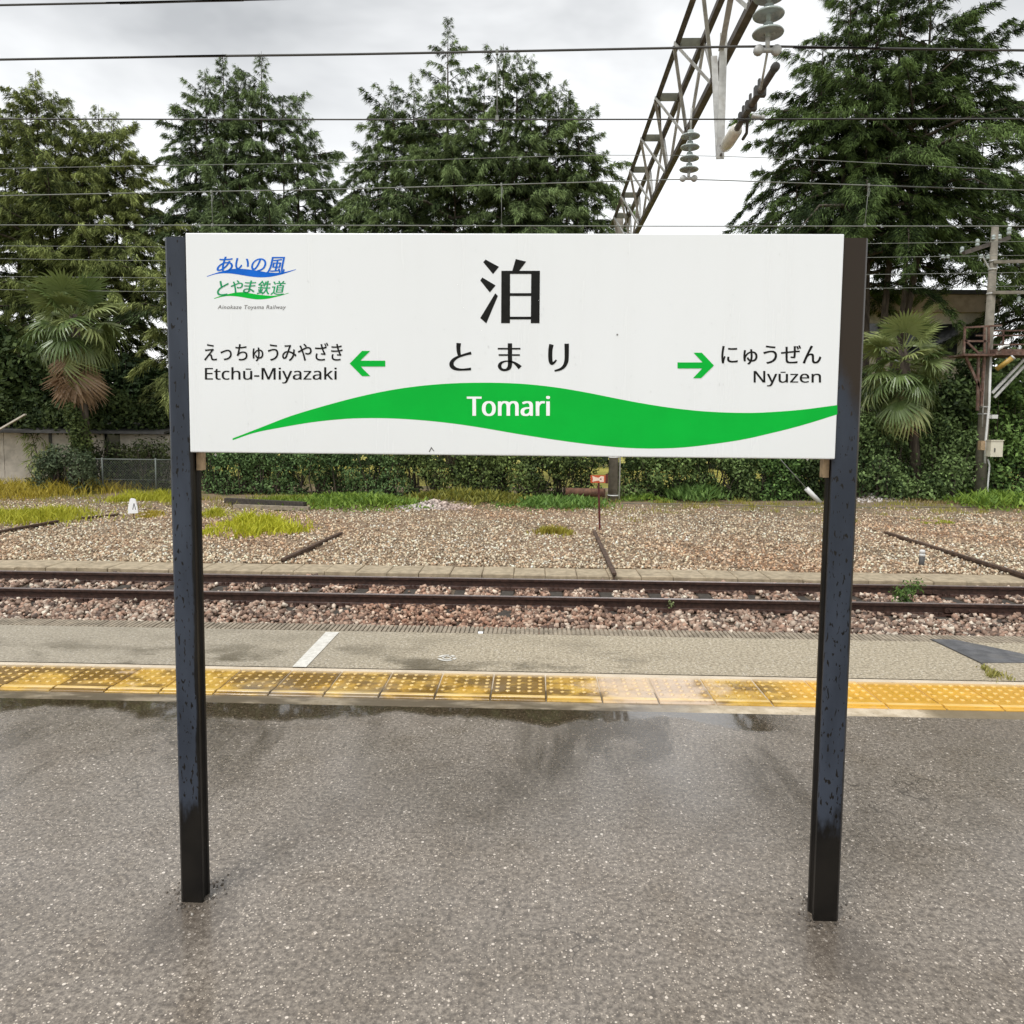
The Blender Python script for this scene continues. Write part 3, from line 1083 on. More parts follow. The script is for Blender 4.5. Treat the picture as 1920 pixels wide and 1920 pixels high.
KW = dict(ox=820, oy=470, sc=7.111)
film([[(643, 118), (822, 215), (742, 312), (612, 153)], [(600, 357), (777, 463), (700, 557), (572, 397)],
      [(772, 568), (807, 603), (653, 970), (572, 898)], [(1045, 112), (1185, 145), (1092, 268), (1000, 268)],
      [(854, 268), (970, 268), (968, 967), (850, 967)], [(1252, 268), (1368, 268), (1362, 967), (1246, 967)],
      [(970, 268), (1252, 268), (1252, 310), (970, 310)], [(969, 566), (1250, 566), (1249, 604), (969, 604)],
      [(969, 880), (1248, 880), (1247, 916), (968, 916)]], 'kanji_lettering', M['black'], sign, **KW)
KANA = [[(285, 1232, 61), (281, 1290, 55), (284, 1345, 50), (294, 1395, 42)],
       [(452, 1365, 40), (395, 1378, 33), (330, 1398, 30), (262, 1424, 34), (208, 1465, 46), (188, 1512, 57), (206, 1552, 54), (262, 1580, 38), (340, 1586, 28), (450, 1577, 36)],
       [(968, 1235, 58), (968, 1400, 56), (969, 1500, 56), (957, 1560, 52), (910, 1590, 32), (856, 1581, 36), (830, 1540, 48), (848, 1500, 36), (892, 1478, 22), (945, 1473, 19), (1010, 1487, 26), (1060, 1518, 42), (1104, 1560, 62)],
       [(806, 1307, 22), (1108, 1307, 22)], [(817, 1391, 22), (1100, 1391, 22)],
       [(1522, 1250, 60), (1508, 1320, 56), (1506, 1420, 55), (1513, 1480, 52), (1531, 1505, 40), (1558, 1490, 28), (1588, 1457, 20)],
       [(1724, 1240, 60), (1725, 1400, 56), (1718, 1480, 54), (1690, 1541, 44), (1640, 1580, 34), (1562, 1603, 22)]]
for grp in (KANA[0:2], KANA[2:5], KANA[5:7]):
    q = MB()
    brush(grp, q, 820, 470, 7.111)
    q.build('kana_lettering', M['black'], sign)


def words(text, box, mat, name, parent, bold=0.0, shear=0.0, spacing=1.0):
    """one line of lettering fitted into the photo-pixel box (x0, y0, x1, y1)"""
    c = bpy.data.curves.new(name, 'FONT')
    c.body = text
    c.size = 1
    c.shear = shear
    c.space_character = spacing
    t = bpy.data.objects.new(name, c)
    COL.objects.link(t)
    me = bpy.data.meshes.new_from_object(t.evaluated_get(bpy.context.evaluated_depsgraph_get()))
    bpy.data.objects.remove(t)
    n = len(me.vertices)
    co = np.empty(n * 3, dtype=np.float32)
    me.vertices.foreach_get('co', co)
    co = co.reshape(n, 3)
    lo, hi = co.min(0), co.max(0)
    u = (co[:, 0] - lo[0]) / (hi[0] - lo[0])
    v = (co[:, 1] - lo[1]) / (hi[1] - lo[1])
    x0, y0, x1, y1 = box
    A, B, C_, D = (at(x0, y1, LY), at(x1, y1, LY), at(x0, y0, LY), at(x1, y0, LY))
    X = (1 - v) * ((1 - u) * A[0] + u * B[0]) + v * ((1 - u) * C_[0] + u * D[0])
    Z = (1 - v) * ((1 - u) * A[2] + u * B[2]) + v * ((1 - u) * C_[2] + u * D[2])
    # heavier upright strokes: the outline repeated a hair to either side
    nt = len(me.polygons)
    loops = np.empty(len(me.loops), dtype=np.int32)
    me.loops.foreach_get('vertex_index', loops)
    tot = np.empty(nt, dtype=np.int32)
    me.polygons.foreach_get('loop_total', tot)
    polys, k = [], 0
    for t_n in tot:
        polys.append(loops[k:k + t_n])
        k += t_n
    bpy.data.meshes.remove(me)
    hgt_ = abs(C_[2] - A[2])
    q_ = MB()
    for s_ in ([0.0] if not bold else [-bold, 0.0, bold] if bold < .03 else [-bold, -bold / 2, 0.0, bold / 2, bold]):
        yy = ly()
        q_._add([(a_ + s_ * hgt_, yy, z_) for a_, z_ in zip(X, Z)], [tuple(int(i) for i in p_) for p_ in polys])
    return q_.build(name, mat, parent)


words('えっちゅうみやざき', (383, 642.5, 642, 677.5), M['black'], 'kana_lettering', sign, .012)
def maths(t, bold=False):
    up, lo_ = (0x1D5D4, 0x1D5EE) if bold else (0x1D5A0, 0x1D5BA)
    return ''.join(chr(up + ord(ch) - 65) if 'A' <= ch <= 'Z' else chr(lo_ + ord(ch) - 97) if 'a' <= ch <= 'z' else ch for ch in t)


words(maths('Etchu') + '-' + maths('Miyazaki'), (384.5, 688.5, 631, 719), M['black'], 'roman_lettering', sign, .014)
film([[(470, 317), (522, 317), (522, 327), (470, 327)]], 'macron', M['black'], sign, ox=370, oy=630, sc=5.189)
film([[(1281, 402), (1338, 402), (1338, 413), (1281, 413)]], 'macron', M['black'], sign, ox=1250, oy=630, sc=6.0)
words('にゅうぜん', (1353, 647.5, 1539.5, 683.5), M['black'], 'kana_lettering', sign, .016)
words(maths('Nyuzen'), (1413.5, 695.5, 1539, 724.5), M['black'], 'roman_lettering', sign, .014)

top = [(436, 822), (462, 812), (498, 798), (548, 779), (618.7, 758), (689.6, 740), (760.4, 727), (831, 719.8), (902, 717.5), (973, 719.3), (1040, 726), (1100, 736),
       (1150, 746), (1200, 755.5), (1250, 763.5), (1300, 769.5), (1340, 772.5), (1385, 774), (1430, 773.5), (1500, 768.5), (1570, 759.5)]
bot = [(436, 825.5), (477, 811.5), (526.7, 801.5), (583, 792), (636.5, 786.2), (682.5, 784), (742.7, 784.8), (813.5, 790), (884.4, 799), (973, 814), (1030, 823), (1080, 830),
       (1130, 836), (1180, 840), (1230, 841), (1280, 839), (1330, 833.5), (1385, 825.5), (1430, 816), (1500, 798.5), (1570, 777)]
q = MB()
tp = px2([(p[0], p[1]) for p in smoothline(top, 4)])
bp = px2([(p[0], p[1]) for p in smoothline(bot, 4)])
q.quadstrip(bp, tp, LY + .0003)
q.build('green_wave', M['green'], sign)
words(maths('Tomari'), (876.5, 742.5, 1030, 780), M['white'], 'roman_lettering', sign, .034)
film([[(1482, 268), (1603, 145), (1682, 145), (1585, 240), (1828, 240), (1828, 297), (1590, 297), (1682, 390), (1603, 390)]], 'arrow', M['green'], sign, ox=370, oy=630, sc=5.189)
film([[(532, 332), (395, 188), (303, 188), (405, 297), (122, 297), (122, 365), (400, 365), (297, 474), (387, 474)]], 'arrow', M['green'], sign, ox=1250, oy=630, sc=6.0)

# operator's mark, upper left
q = MB()
t_ = px2([(p[0], p[1]) for p in smoothline([(162, 528), (290, 483), (380, 455), (500, 425), (620, 403), (730, 400), (900, 415), (1050, 437), (1200, 462), (1350, 470), (1450, 463), (1560, 442), (1688, 409)], 4)], 370, 460, 9.143)
b_ = px2([(p[0], p[1]) for p in smoothline([(165, 538), (300, 497), (420, 480), (560, 482), (700, 500), (850, 525), (1000, 545), (1150, 548), (1280, 535), (1420, 505), (1500, 482), (1590, 452), (1690, 417)], 4)], 370, 460, 9.143)
q.quadstrip(b_, t_, LY + .0003)
mark = q.build('logo', M['blue'], sign)


def mk(ch, x0, y0, x1, y1, m, bold, shear=.22):
    words(ch, (370 + x0 / 9.143, 460 + y0 / 9.143, 370 + x1 / 9.143, 460 + y1 / 9.143), m, 'logo_lettering', mark, bold, shear)


mk('あ', 335, 195, 605, 455, M['blue'], .018)
mk('い', 652, 218, 880, 410, M['blue'], .018)
mk('の', 925, 222, 1178, 445, M['blue'], .018)
mk('風', 1190, 198, 1500, 478, M['blue'], .018)
q = MB()
t_ = px2([(p[0], p[1]) for p in smoothline([(285, 906), (400, 866), (520, 838), (650, 810), (780, 803), (900, 820), (1050, 845), (1200, 860), (1300, 864), (1450, 845), (1562, 813)], 4)], 370, 460, 9.143)
b_ = px2([(p[0], p[1]) for p in smoothline([(287, 916), (420, 882), (520, 868), (650, 872), (780, 890), (900, 912), (1050, 926), (1200, 915), (1330, 888), (1450, 857), (1564, 821)], 4)], 370, 460, 9.143)
q.quadstrip(b_, t_, LY + .0003)
q.build('logo_wave', M['green'], mark)
mk('と', 340, 608, 535, 860, M['logogreen'], .016)
mk('や', 575, 598, 780, 815, M['logogreen'], .016)
mk('ま', 785, 602, 1005, 815, M['logogreen'], .016)
mk('鉄', 1025, 605, 1255, 842, M['logogreen'], .016)
mk('道', 1258, 608, 1512, 850, M['logogreen'], .016)
words('Ainokaze Toyama Railway', (408, 572, 536, 581.5), M['grey'], 'logo_lettering', mark, .006, .2, 1.08)
# two small scuffs on the enamel and the rain drops standing on it
film([[(1423, 1205), (1436, 1180), (1440, 1182), (1428, 1207)], [(1436, 1180), (1452, 1200), (1448, 1203), (1434, 1184)]], 'scratch', M['grey'], sign, ox=300, oy=420, sc=2.8235)
film([[(1156, 626), (1159, 626), (1159, 629), (1156, 629)]], 'speck', M['grey'], sign)
q = MB()
for k in range(170):
    u, w = random.random(), random.random()
    if random.random() < .45:
        u = .35 + .5 * random.random()
        w = .25 + .5 * random.random()
    x, z = BX0 + .02 + u * (BX1 - BX0 - .04), BZ0 + .03 + w * (BZ1 - BZ0 - .05)
    r = random.uniform(.0008, .0022)
    n = 7
    rings = []
    for rr, yy in ((1, 0), (.75, .16), (.3, .24)):
        rings += [(x + r * rr * math.cos(2 * math.pi * j / n), LY - .0008 - r * yy, z + r * rr * 1.2 * math.sin(2 * math.pi * j / n)) for j in range(n)]
    fs = [(a * n + j, a * n + (j + 1) % n, (a + 1) * n + (j + 1) % n, (a + 1) * n + j) for a in range(2) for j in range(n)]
    fs.append(tuple(2 * n + j for j in range(n)))
    q._add(rings, fs, True)
for cpx, cpy in ((404, 851.5), (1514, 860.5)):
    p = at(cpx, cpy, YS + .012)
    q.lathe((p[0], p[1], p[2] + .002), (0, 0, -1), [(.001, 0), (.003, .002), (.0035, .004), (.001, .007)], 8)
tag(q.build('rain_drop', M['water'], sign), kind='stuff')


# ================================================================= CATENARY
def wirepts(pts_, y):
    """polyline of surveyed pixels at depth y, carried on past both edges of the picture"""
    P = [at(px, py, y) for px, py in pts_]
    a = P[0] + (P[0] - P[1]) / np.linalg.norm(P[0] - P[1]) * 22
    c = P[-1] + (P[-1] - P[-2]) / np.linalg.norm(P[-1] - P[-2]) * 22
    P = [a] + P + [c]
    return smoothline(P, 3)


GW = 'overhead line wires crossing the sky'


def wire(name, label, pts_, y, r, mat, group=GW):
    P = wirepts(pts_, y)
    o_ = MB().tube(P, r, 6, cap=False).build(name, mat, None, tuple(P[len(P) // 2]))
    return tag(o_, label, 'wire', group)


def dropper(x0, y0, x1, y1, y, parent, r=.0045, ring=True):
    A, B = at(x0, y0, y), at(x1, y1, y)
    q = MB().tube([A, B], r, 5)
    q.box(A - np.array([.012, .014, .02]), A + np.array([.012, .014, .02]))
    q.box(B - np.array([.014, .016, .02]), B + np.array([.014, .016, .02]))
    if ring:
        c = A + (B - A) * .25
        q.tube([A + np.array([.0, 0, -.01]), A * .5 + c * .5 + np.array([.022, 0, 0]), c + np.array([.012, 0, -.02]), c + np.array([-.02, 0, .0])], r * 1.1, 5)
    q.build('dropper', M['wirep'], parent)


wire('overhead_wire', 'short stretch of black wire slanting across the top left corner of the sky', [(0, 9.6), (200, 5.6), (447, 0), (700, -7)], 5.6, .0085, M['wire'])
w2 = wire('overhead_wire', 'thick black wire just below the top, behind the big disc insulators', [(0, 111.7), (330, 106), (660, 101.7), (1000, 95.2), (1250, 90.2), (1440, 87), (1650, 91), (1920, 94.5)], 6.68, .0108, M['wire'])
dropper(932, 98, 932, 222, 6.68, w2, .006, False)
w3 = wire('overhead_wire', 'straight dark wire that passes in front of the small disc insulators, crossing the tree crowns', [(0, 223), (500, 224), (960, 224), (1450, 223.5), (1920, 222.5)], 6.68, .0068, M['wire'])
wire('overhead_wire', 'faintest thin wire passing the cedars level with the small disc insulators', [(0, 316), (300, 310.5), (660, 304), (1130, 291), (1440, 296), (1757, 312), (1920, 320)], 13.6, .0058, M['wirep'])
w5 = wire('overhead_wire', 'thin grey wire rising to the foot of the small insulator string', [(0, 367), (370, 359.5), (660, 354), (1000, 344.5), (1190, 339), (1292, 336.5), (1450, 341.5), (1785, 352.5), (1920, 356.5)], 10.26, .0070, M['wirep'])
dropper(396.5, 359.5, 398.5, 422, 10.26, w5)
dropper(940, 346, 940.5, 423, 10.26, w5)
dropper(1629, 347, 1621.5, 423, 10.26, w5)
wire('overhead_wire', 'straight grey wire just above the top edge of the white sign', [(0, 422), (600, 422.5), (1200, 424), (1920, 424)], 10.26, .0070, M['wirep'])
for py_l, py_r, lab in ((461, 463, 'pole line wire above the left palm, highest of the faint four'), (485, 489, 'pole line wire above the left palm, second of the faint four'),
                        (518.5, 521, 'pole line wire touching the top of the left palm'), (543, 547, 'pole line wire crossing the crown of the left palm')):
    wire('line_wire', lab, [(0, py_l), (310, py_r), (900, py_r + 3), (1900, py_r - 10)], 23.6, .008, M['wirep'], 'thin pole line wires in front of the dark trees')

# lattice gantry beam, running away from the platform to the pole behind the sign
gan = thing('catenary_gantry', (2.37, 22.43, -.86), 'lattice steel gantry reaching out over the tracks from a concrete pole behind the sign', 'gantry')
YA, YB = 4.3, 22.9


def chord(x4, x22, z):
    return lambda y: Vector((x4 + (x22 - x4) * (y - 4) / 18.4, y, z))


k6 = 6.0
cA = chord(2.10, 2.235, H + k6)
cB = chord(2.50, 2.645, H + k6)
cC = chord(2.50, 2.600, H + 5.0)
for fn, w, up in ((cA, .085, (0, 0, 1)), (cB, .085, (0, 0, 1)), (cC, .10, (0, 0, 1))):
    MB().angle(fn(YA), fn(YB), w, .014, up, -1 if fn is cA else 1).build('chord', M['brownsteel'], gan)
nodes = [4.4 + 1.93 * k for k in range(10)]
for i, y in enumerate(nodes):
    MB().box(cA(y) + Vector((.02, -.01, -.07)), cB(y) + Vector((-.02, .01, .07))).build('batten_plate', M['olive'], gan)
    for fn in (cA, cB):
        off = Vector((0, 0, -.02))
        for j in (-1, 1):
            yc = y + j * .965
            if yc < YA or yc > YB - .1:
                continue
            sh = Vector((-.03 if fn is cA else .03, 0, 0))
            MB().angle(fn(y + j * .05) + off + sh, cC(yc - j * .05) + sh, .055, .008, (1, 0, 0)).build('brace', M['galv'], gan)
for k in range(3):
    y = nodes[2 + 3 * k]
    MB().angle(cA(y) + Vector((.05, .1, 0)), cB(y + 1.93) + Vector((-.05, -.1, 0)), .05, .008).build('brace', M['brownsteel'], gan)
MB().tube([(2.40, 22.43, -1.0), (2.44, 22.43, H + 6.25)], .155, 16, .115).build('pole', M['conc'], gan)
q = MB().tube([(2.585, 22.36, -.8), (2.595, 22.36, 2.0), (2.575, 22.36, 6.0)], .022, 8)
q.build('conduit', M['pvc'], gan)
for z in (-.68, .48, 1.6, 2.8):
    MB().lathe((2.405, 22.43, z), (0, 0, 1), [(.15, 0), (.166, .004), (.166, .032), (.15, .036)], 16).build('band', M['pvc'], gan)
# drop bracket: two flat bars meeting at the foot
ft = at(1351, 298, 9.2)
MB().bar(at(1357, 62, 9.25), ft, .016, .085, (1, 0, 0)).build('hanger_bar', M['galv'], gan)
MB().bar(at(1339, 105, 9.5), ft + np.array([-.01, .03, .01]), .014, .075, (1, 0, 0)).build('hanger_bar', M['galv'], gan)
MB().bar(at(1377, -40, 8.2), at(1352, 95, 9.25), .012, .065, (1, 0, 0)).build('hanger_bar', M['galv'], gan)
for f_ in (.03, .9, .97):
    p = np.array(at(1357, 62, 9.25)) * (1 - f_) + np.array(ft) * f_
    MB().tube([p + np.array([0, -.03, 0]), p + np.array([0, .05, 0])], .016, 6).build('bolt', M['brownsteel'], gan)

# steady arm with its white insulator
armA, armB = at(1357, 281, 9.15), at(1453, 127, 7.0)
arm = thing('steady_arm', armA, 'dark slanting arm with a white insulator under the gantry', 'steady arm')
d = (armB - armA) / np.linalg.norm(armB - armA)
Ln = np.linalg.norm(armB - armA)
prof = [(.02, 0), (.035, .03), (.062, .10), (.072, .28), (.072, .62), (.060, .66), (.055, .70)]
MB().lathe(armA, d, [(r, z * Ln / 2.3 * 1.05) for r, z in prof], 16).build('insulator', M['porcelainw'], arm)
MB().tube([armA + d * Ln * .26, armB], .034, 10).build('arm_tube', M['brownsteel'], arm)
MB().lathe(armB - d * .02, d, [(.040, 0), (.040, .05), (.02, .06)], 10).build('end_cap', M['wire'], arm)
for f_ in (.46, .60, .76):
    p = armA + d * Ln * f_
    MB().box(p - np.array([.055, .03, .045]), p + np.array([.055, .03, .05])).box(p + np.array([-.02, -.02, .05]), p + np.array([.0, .02, .12])).build('clamp', M['wire'], arm)
p = armA + d * Ln * .50
MB().tube([p + np.array([.02, 0, -.03]), armA + d * Ln * .33 + np.array([.10, 0, -.06]), armA + d * Ln * .27 + np.array([.09, 0, -.08])], .018, 6).build('stay_rod', M['wire'], arm)
MB().tube([at(1409, 217, 8.0), at(1431, 221, 8.0)], .022, 6).tube([at(1427, 220, 8.0), at(1433, 222, 8.0)], .032, 6).build('bracket_pin', M['galv'], arm)


def disc_string(label, topv, n, rad, pitch, tail, mat, y_under, tilt=(0, 0, -1), yoke=True, group='disc insulator strings under the gantry'):
    s = thing('insulator_string', topv, label, 'insulator', group)
    ax = Vector(tilt).normalized()
    for k in range(n):
        o_ = Vector(tuple(topv)) + ax * (pitch * k)
        q_ = MB().lathe(o_, ax, [(.10 * rad, 0), (.30 * rad, .01), (.34 * rad, .30 * pitch), (.55 * rad, .38 * pitch), (.93 * rad, .52 * pitch), (rad, .60 * pitch),
                                 (.97 * rad, .66 * pitch), (.80 * rad, .60 * pitch), (.74 * rad, .70 * pitch), (.60 * rad, .60 * pitch), (.53 * rad, .69 * pitch),
                                 (.40 * rad, .60 * pitch), (.20 * rad, .62 * pitch), (.12 * rad, .98 * pitch)], 24)
        q_.build('disc', mat, s)
    e = Vector(tuple(topv)) + ax * (pitch * n)
    f_ = MB().tube([e - ax * .03, e + ax * tail], .020, 8)
    if yoke:
        c_ = e + ax * tail
        f_.tube([c_ + Vector((-.085, 0, .0)), c_ + Vector((.085, 0, 0))], .022, 8)
        for sx in (-.075, .075):
            f_.lathe(c_ + Vector((sx, -.03, 0)), (0, 1, 0), [(.02, 0), (.042, .01), (.042, .05), (.02, .06)], 10)
    f_.build('yoke', M['galv'], s)
    h_ = Vector(tuple(topv)) - ax * y_under
    MB().tube([h_, Vector(tuple(topv)) + ax * .01], .014, 6).build('hook', M['galv'], s)
    return s


pt = at(1444, -62, 6.6)
pb_ = at(1439.5, 76, 6.6)
disc_string('large grey green disc insulators at the top edge, hanging over the black wire', pt, 4, .132, float(np.linalg.norm(pb_ - pt)) / 4, .08, M['porcelain'], .6,
            tuple(pb_ - pt))
MB().tube([at(1439, 97, 6.6), at(1426, 168, 6.95)], .011, 6).build('drop_rod', M['galv'], arm)
pt = at(1295, 243, 10.2)
pb_ = at(1291.5, 326, 10.2)
disc_string('small string of four pale disc insulators beside the lattice gantry', pt, 4, .128, float(np.linalg.norm(pb_ - pt)) / 4, .06, M['porcelain'], .28, tuple(pb_ - pt))


# ================================================================= TREES
def mixcol(a, b, t):
    return np.array(a)[None] * (1 - t[:, None]) + np.array(b)[None] * t[:, None]


def deodar(label, base, stems, seed, dark=(.030, .048, .020), light=(.105, .135, .050), dens=1.0, group='tall drooping cedars behind the yard', tier=.20):
    """cedar: several leaders, tiers of arching limbs, hanging sprays of needles
    stems: (dx, dy, height, longest limb, lowest limb height, lean x)"""
    rg = np.random.default_rng(seed)
    root = thing('cedar_tree', base, label, 'tree', group)
    bx, by, bz = base
    tk = MB()
    LV, LC = [], []
    for st_ in stems:
        dx, dy, ht, lmax, z0, lean = st_[:6]
        limb = len(st_) > 6                   # an upswept limb rather than a trunk
        foot = np.array([bx + dx * .25, by + dy * .25, bz])
        tip = np.array([bx + dx + lean, by + dy, bz + ht])

        def axis(z):
            t = z / ht
            s = min(1.0, t * 2.2)
            return np.array([foot[0] + dx * .75 * s + lean * max(0, t - .3) / .7, foot[1] + dy * .75 * s, bz + z])
        hs = np.linspace(0, ht, 12)
        if limb:
            z0 = max(z0, .45 * ht)
            tk.tube([foot * .8 + tip * .2 + np.array([0, 0, z0 - 2.2 - .2 * ht]), axis(z0 - .6), axis((z0 + ht) / 2), axis(ht)], .050, 6, .006)
        else:
            tk.tube([axis(z) for z in hs], .0105 * ht, 8, .006)
        z = z0
        az = rg.uniform(0, 6.28)
        while z < ht - .12:
            fr = (ht - z) / (ht - z0)             # 1 low ... 0 top
            if fr < .12:
                Lb = lmax * (.04 + 1.0 * fr) * rg.uniform(.5, 1.15)
            else:
                Lb = lmax * min(1.0, .13 + 1.15 * fr ** .70) * rg.choice([.45, .68, .86, 1.0, 1.18, 1.4], p=[.18, .22, .20, .16, .12, .12])
            Lb = max(.14, Lb)
            az += 2.4 + rg.uniform(-.5, .5)
            d = np.array([math.cos(az), math.sin(az), 0])
            n_ = np.array([-d[1], d[0], 0])
            up0 = (1.05 - .80 * min(1, fr * 1.9)) + rg.uniform(-.14, .18)
            sag = .18 + .50 * min(1, fr * 1.7) + rg.uniform(-.1, .1)
            O = axis(z)

            def P(t):
                t = np.asarray(t, float)
                return O + d * (Lb * t)[..., None] + np.array([0, 0, 1.0]) * (Lb * (up0 * t - sag * t ** 2.2 * .9))[..., None]
            if Lb > .5:
                tk.tube(list(P(np.linspace(0, .82, 4))), max(.012, .014 * Lb), 4, .008, cap=False)
            n = int((30 + 205 * min(Lb, 3.2) ** 1.32 * max(1, Lb / 3.2) ** .8) * dens)
            ntw = int(4 + Lb * 5.2)
            tw = rg.integers(0, ntw, n)
            tt = .05 + .95 * ((np.arange(ntw) + rg.uniform(.1, .9, ntw)) / ntw) ** .80
            side = np.where(rg.random(ntw) < .5, -1.0, 1.0)
            wl_ = (.05 + .27 * Lb * (1.03 - tt) ** 1.0 * np.clip(tt * 3, .4, 1)) * rg.uniform(.6, 1.15, ntw)
            hang = rg.uniform(.15, .65, ntw)
            u = rg.random(n) ** .75
            T, S, W, Hg = tt[tw], side[tw], wl_[tw], hang[tw]
            C = P(T) + (n_ * (S * W * u * .82)[:, None]) + d * (W * u * .62)[:, None]
            C[:, 2] -= Hg * W * u ** 1.7 + rg.uniform(-.03, .05, n)
            C += rg.normal(0, .028, (n, 3)) * (1 + .25 * Lb)
            D = n_ * (S * .7 * (1 - .55 * T))[:, None] + d * .80 + rg.normal(0, .34, (n, 3))
            D[:, 2] -= .30 + .75 * u
            D /= np.linalg.norm(D, axis=1, keepdims=True)
            ln = rg.uniform(.16, .36, n) * (.46 + .54 * min(1, Lb / 1.8))
            sd_ = np.cross(D, rg.normal(size=(n, 3)))
            sd_ /= np.linalg.norm(sd_, axis=1, keepdims=True) + 1e-6
            wd = rg.uniform(.010, .021, n) * (.55 + .45 * min(1, Lb / 1.8))
            tri = np.stack([C - sd_ * wd[:, None], C + sd_ * wd[:, None], C + D * ln[:, None]], 1)
            LV.append(tri.reshape(-1, 3))
            young = np.clip(.04 + .92 * (T * .45 + u * .55) ** 2.6 + rg.normal(0, .17, n) + rg.normal(0, .14), 0, 1)  # paler new growth outside; crown shade and tip highlights also put into the colour
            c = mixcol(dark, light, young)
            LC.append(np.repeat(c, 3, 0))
            z += tier * rg.uniform(.5, 1.3) * (.35 + .65 * min(1, fr * 2.2))
    V_ = np.concatenate(LV)
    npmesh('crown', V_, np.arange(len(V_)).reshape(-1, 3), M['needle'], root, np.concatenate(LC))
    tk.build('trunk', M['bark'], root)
    return root


def xz(px, py, y):
    p = at(px, py, y)
    return p[0], p[2]


ZB = -.9


def limbs(y, cx_, lmax, below, pts_):
    return [stem(a, b_, y, cx_, lmax, 0) [:4] + (xz(a, b_, y)[1] - ZB - below, 0, True) for a, b_ in pts_]


def stem(px_top, py_top, y, cx_, lmax, z0, lean=0.0):
    """leader whose tip shows at a surveyed pixel"""
    X, Z = xz(px_top, py_top, y)
    return (X - cx_ - lean, 0, Z - ZB, lmax, z0, lean)


# 1 broad, pale, left edge
y = 30.0
cx_ = xz(100, 500, y)[0]
deodar('bushy pale green cedar at the left edge behind the palm', (cx_, y, ZB),
       [stem(66, 128, y, cx_, 2.3, 6.5), stem(128, 182, y, cx_, 2.4, 6.0), stem(184, 196, y, cx_, 2.6, 5.5), stem(212, 208, y, cx_, 2.4, 5),
        stem(24, 185, y, cx_, 2.4, 5.5), (.3, -.4, 12.4, 5.4, 2.0, 0), (-2.4, -.6, 12.0, 4.4, 2.4, 0), (2.0, -.8, 11.4, 3.6, 2.0, 0)]
       + limbs(y, cx_, 1.9, 4.0, ((150, 215), (100, 170), (232, 270), (250, 330), (5, 215), (268, 380), (48, 160))), 11,
       (.034, .050, .018), (.40, .46, .15), 1.05)
# 2 slender leaders
y = 32.0
cx_ = xz(470, 500, y)[0]
deodar('dark cedar with five slender separate tops, second from the left', (cx_, y, ZB),
       [stem(418, 100, y, cx_, 2.3, 8.5), stem(446, 122, y, cx_, 1.9, 9), stem(490, 96, y, cx_, 2.5, 8.5, .15), stem(557, 174, y, cx_, 2.4, 6.0),
        stem(383, 130, y, cx_, 2.3, 7.5, -.25), (-.6, -.4, 12.0, 5.0, 3.0, 0), (1.2, -.6, 11.2, 4.8, 3.0, 0), (2.0, .2, 11.0, 3.6, 4.0, 0)]
       + limbs(y, cx_, 1.8, 3.6, ((350, 235), (330, 330), (590, 250), (610, 330), (530, 180), (365, 170), (465, 150))), 12,
       (.022, .036, .018), (.28, .38, .16), 1.0)
# 3 wide dome in the middle
y = 32.0
cx_ = xz(895, 500, y)[0]
deodar('widest cedar with a domed crown and one thin spire, behind the middle of the sign', (cx_, y, ZB),
       [stem(840, 30, y, cx_, 2.0, 8.5), stem(944, 82, y, cx_, 2.1, 9), stem(970, 92, y, cx_, 2.0, 9), stem(996, 105, y, cx_, 2.3, 8.5),
        stem(738, 152, y, cx_, 2.3, 7), stem(776, 138, y, cx_, 2.3, 8), stem(1028, 148, y, cx_, 2.4, 8), stem(1066, 178, y, cx_, 2.4, 7),
        (-.9, -.6, 14.4, 5.6, 6.0, 0), (1.4, -.6, 14.0, 5.4, 6.0, 0), (-2.8, .2, 12.8, 4.0, 5.8, 0), (3.0, .1, 12.6, 3.8, 5.8, 0)]
       + limbs(y, cx_, 1.8, 4.2, ((686, 262), (708, 225), (1104, 262), (1086, 215), (1048, 168), (880, 158), (908, 128), (806, 168), (664, 330), (1122, 335), (722, 190), (865, 190))), 13,
       (.020, .034, .014), (.29, .39, .155), 1.0)
# 4 tall, right
y = 31.0
cx_ = xz(1640, 500, y)[0]
deodar('tall dark cedar with level layered limbs behind the right end of the sign', (cx_, y, ZB),
       [stem(1598, -60, y, cx_, 2.9, 9.5), stem(1650, -80, y, cx_, 2.7, 10), stem(1693, -50, y, cx_, 2.6, 10), stem(1752, -110, y, cx_, 3.3, 8.5),
        (-.8, -.6, 17.0, 6.2, 9.2, 0), (.9, -.7, 16.4, 5.8, 9.4, 0), (0, .8, 15.2, 5.0, 7.8, 0)]
       + limbs(y, cx_, 2.2, 4.5, ((1545, 60), (1530, 130), (1800, 20), (1845, 60), (1500, 190), (1850, 150), (1470, 260))), 14,
       (.015, .026, .010), (.145, .215, .065), 1.0, tier=.22)
# 5 at the right edge
y = 32.0
cx_ = xz(2030, 500, y)[0]
deodar('dark cedar cut off by the right edge, behind the utility pole', (cx_, y, ZB),
       [stem(2040, 90, y, cx_, 5.0, 5.0), stem(1985, 210, y, cx_, 4.2, 5.5), (-1.2, -.6, 11.0, 4.4, 5.0, 0)], 15,
       (.016, .027, .011), (.15, .20, .065), .85, tier=.23)
# 6 low boughs between the left palm and the sign
y = 26.6
cx_ = xz(322, 600, y)[0]
deodar('small young cedar with feathery boughs between the left palm and the sign post', (cx_, y, ZB),
       [(0, 0, 8.0, 2.9, 2.4, 0), (1.4, .3, 7.4, 2.8, 2.2, 0)], 16, (.034, .050, .018), (.44, .49, .17), 1.1, tier=.22)


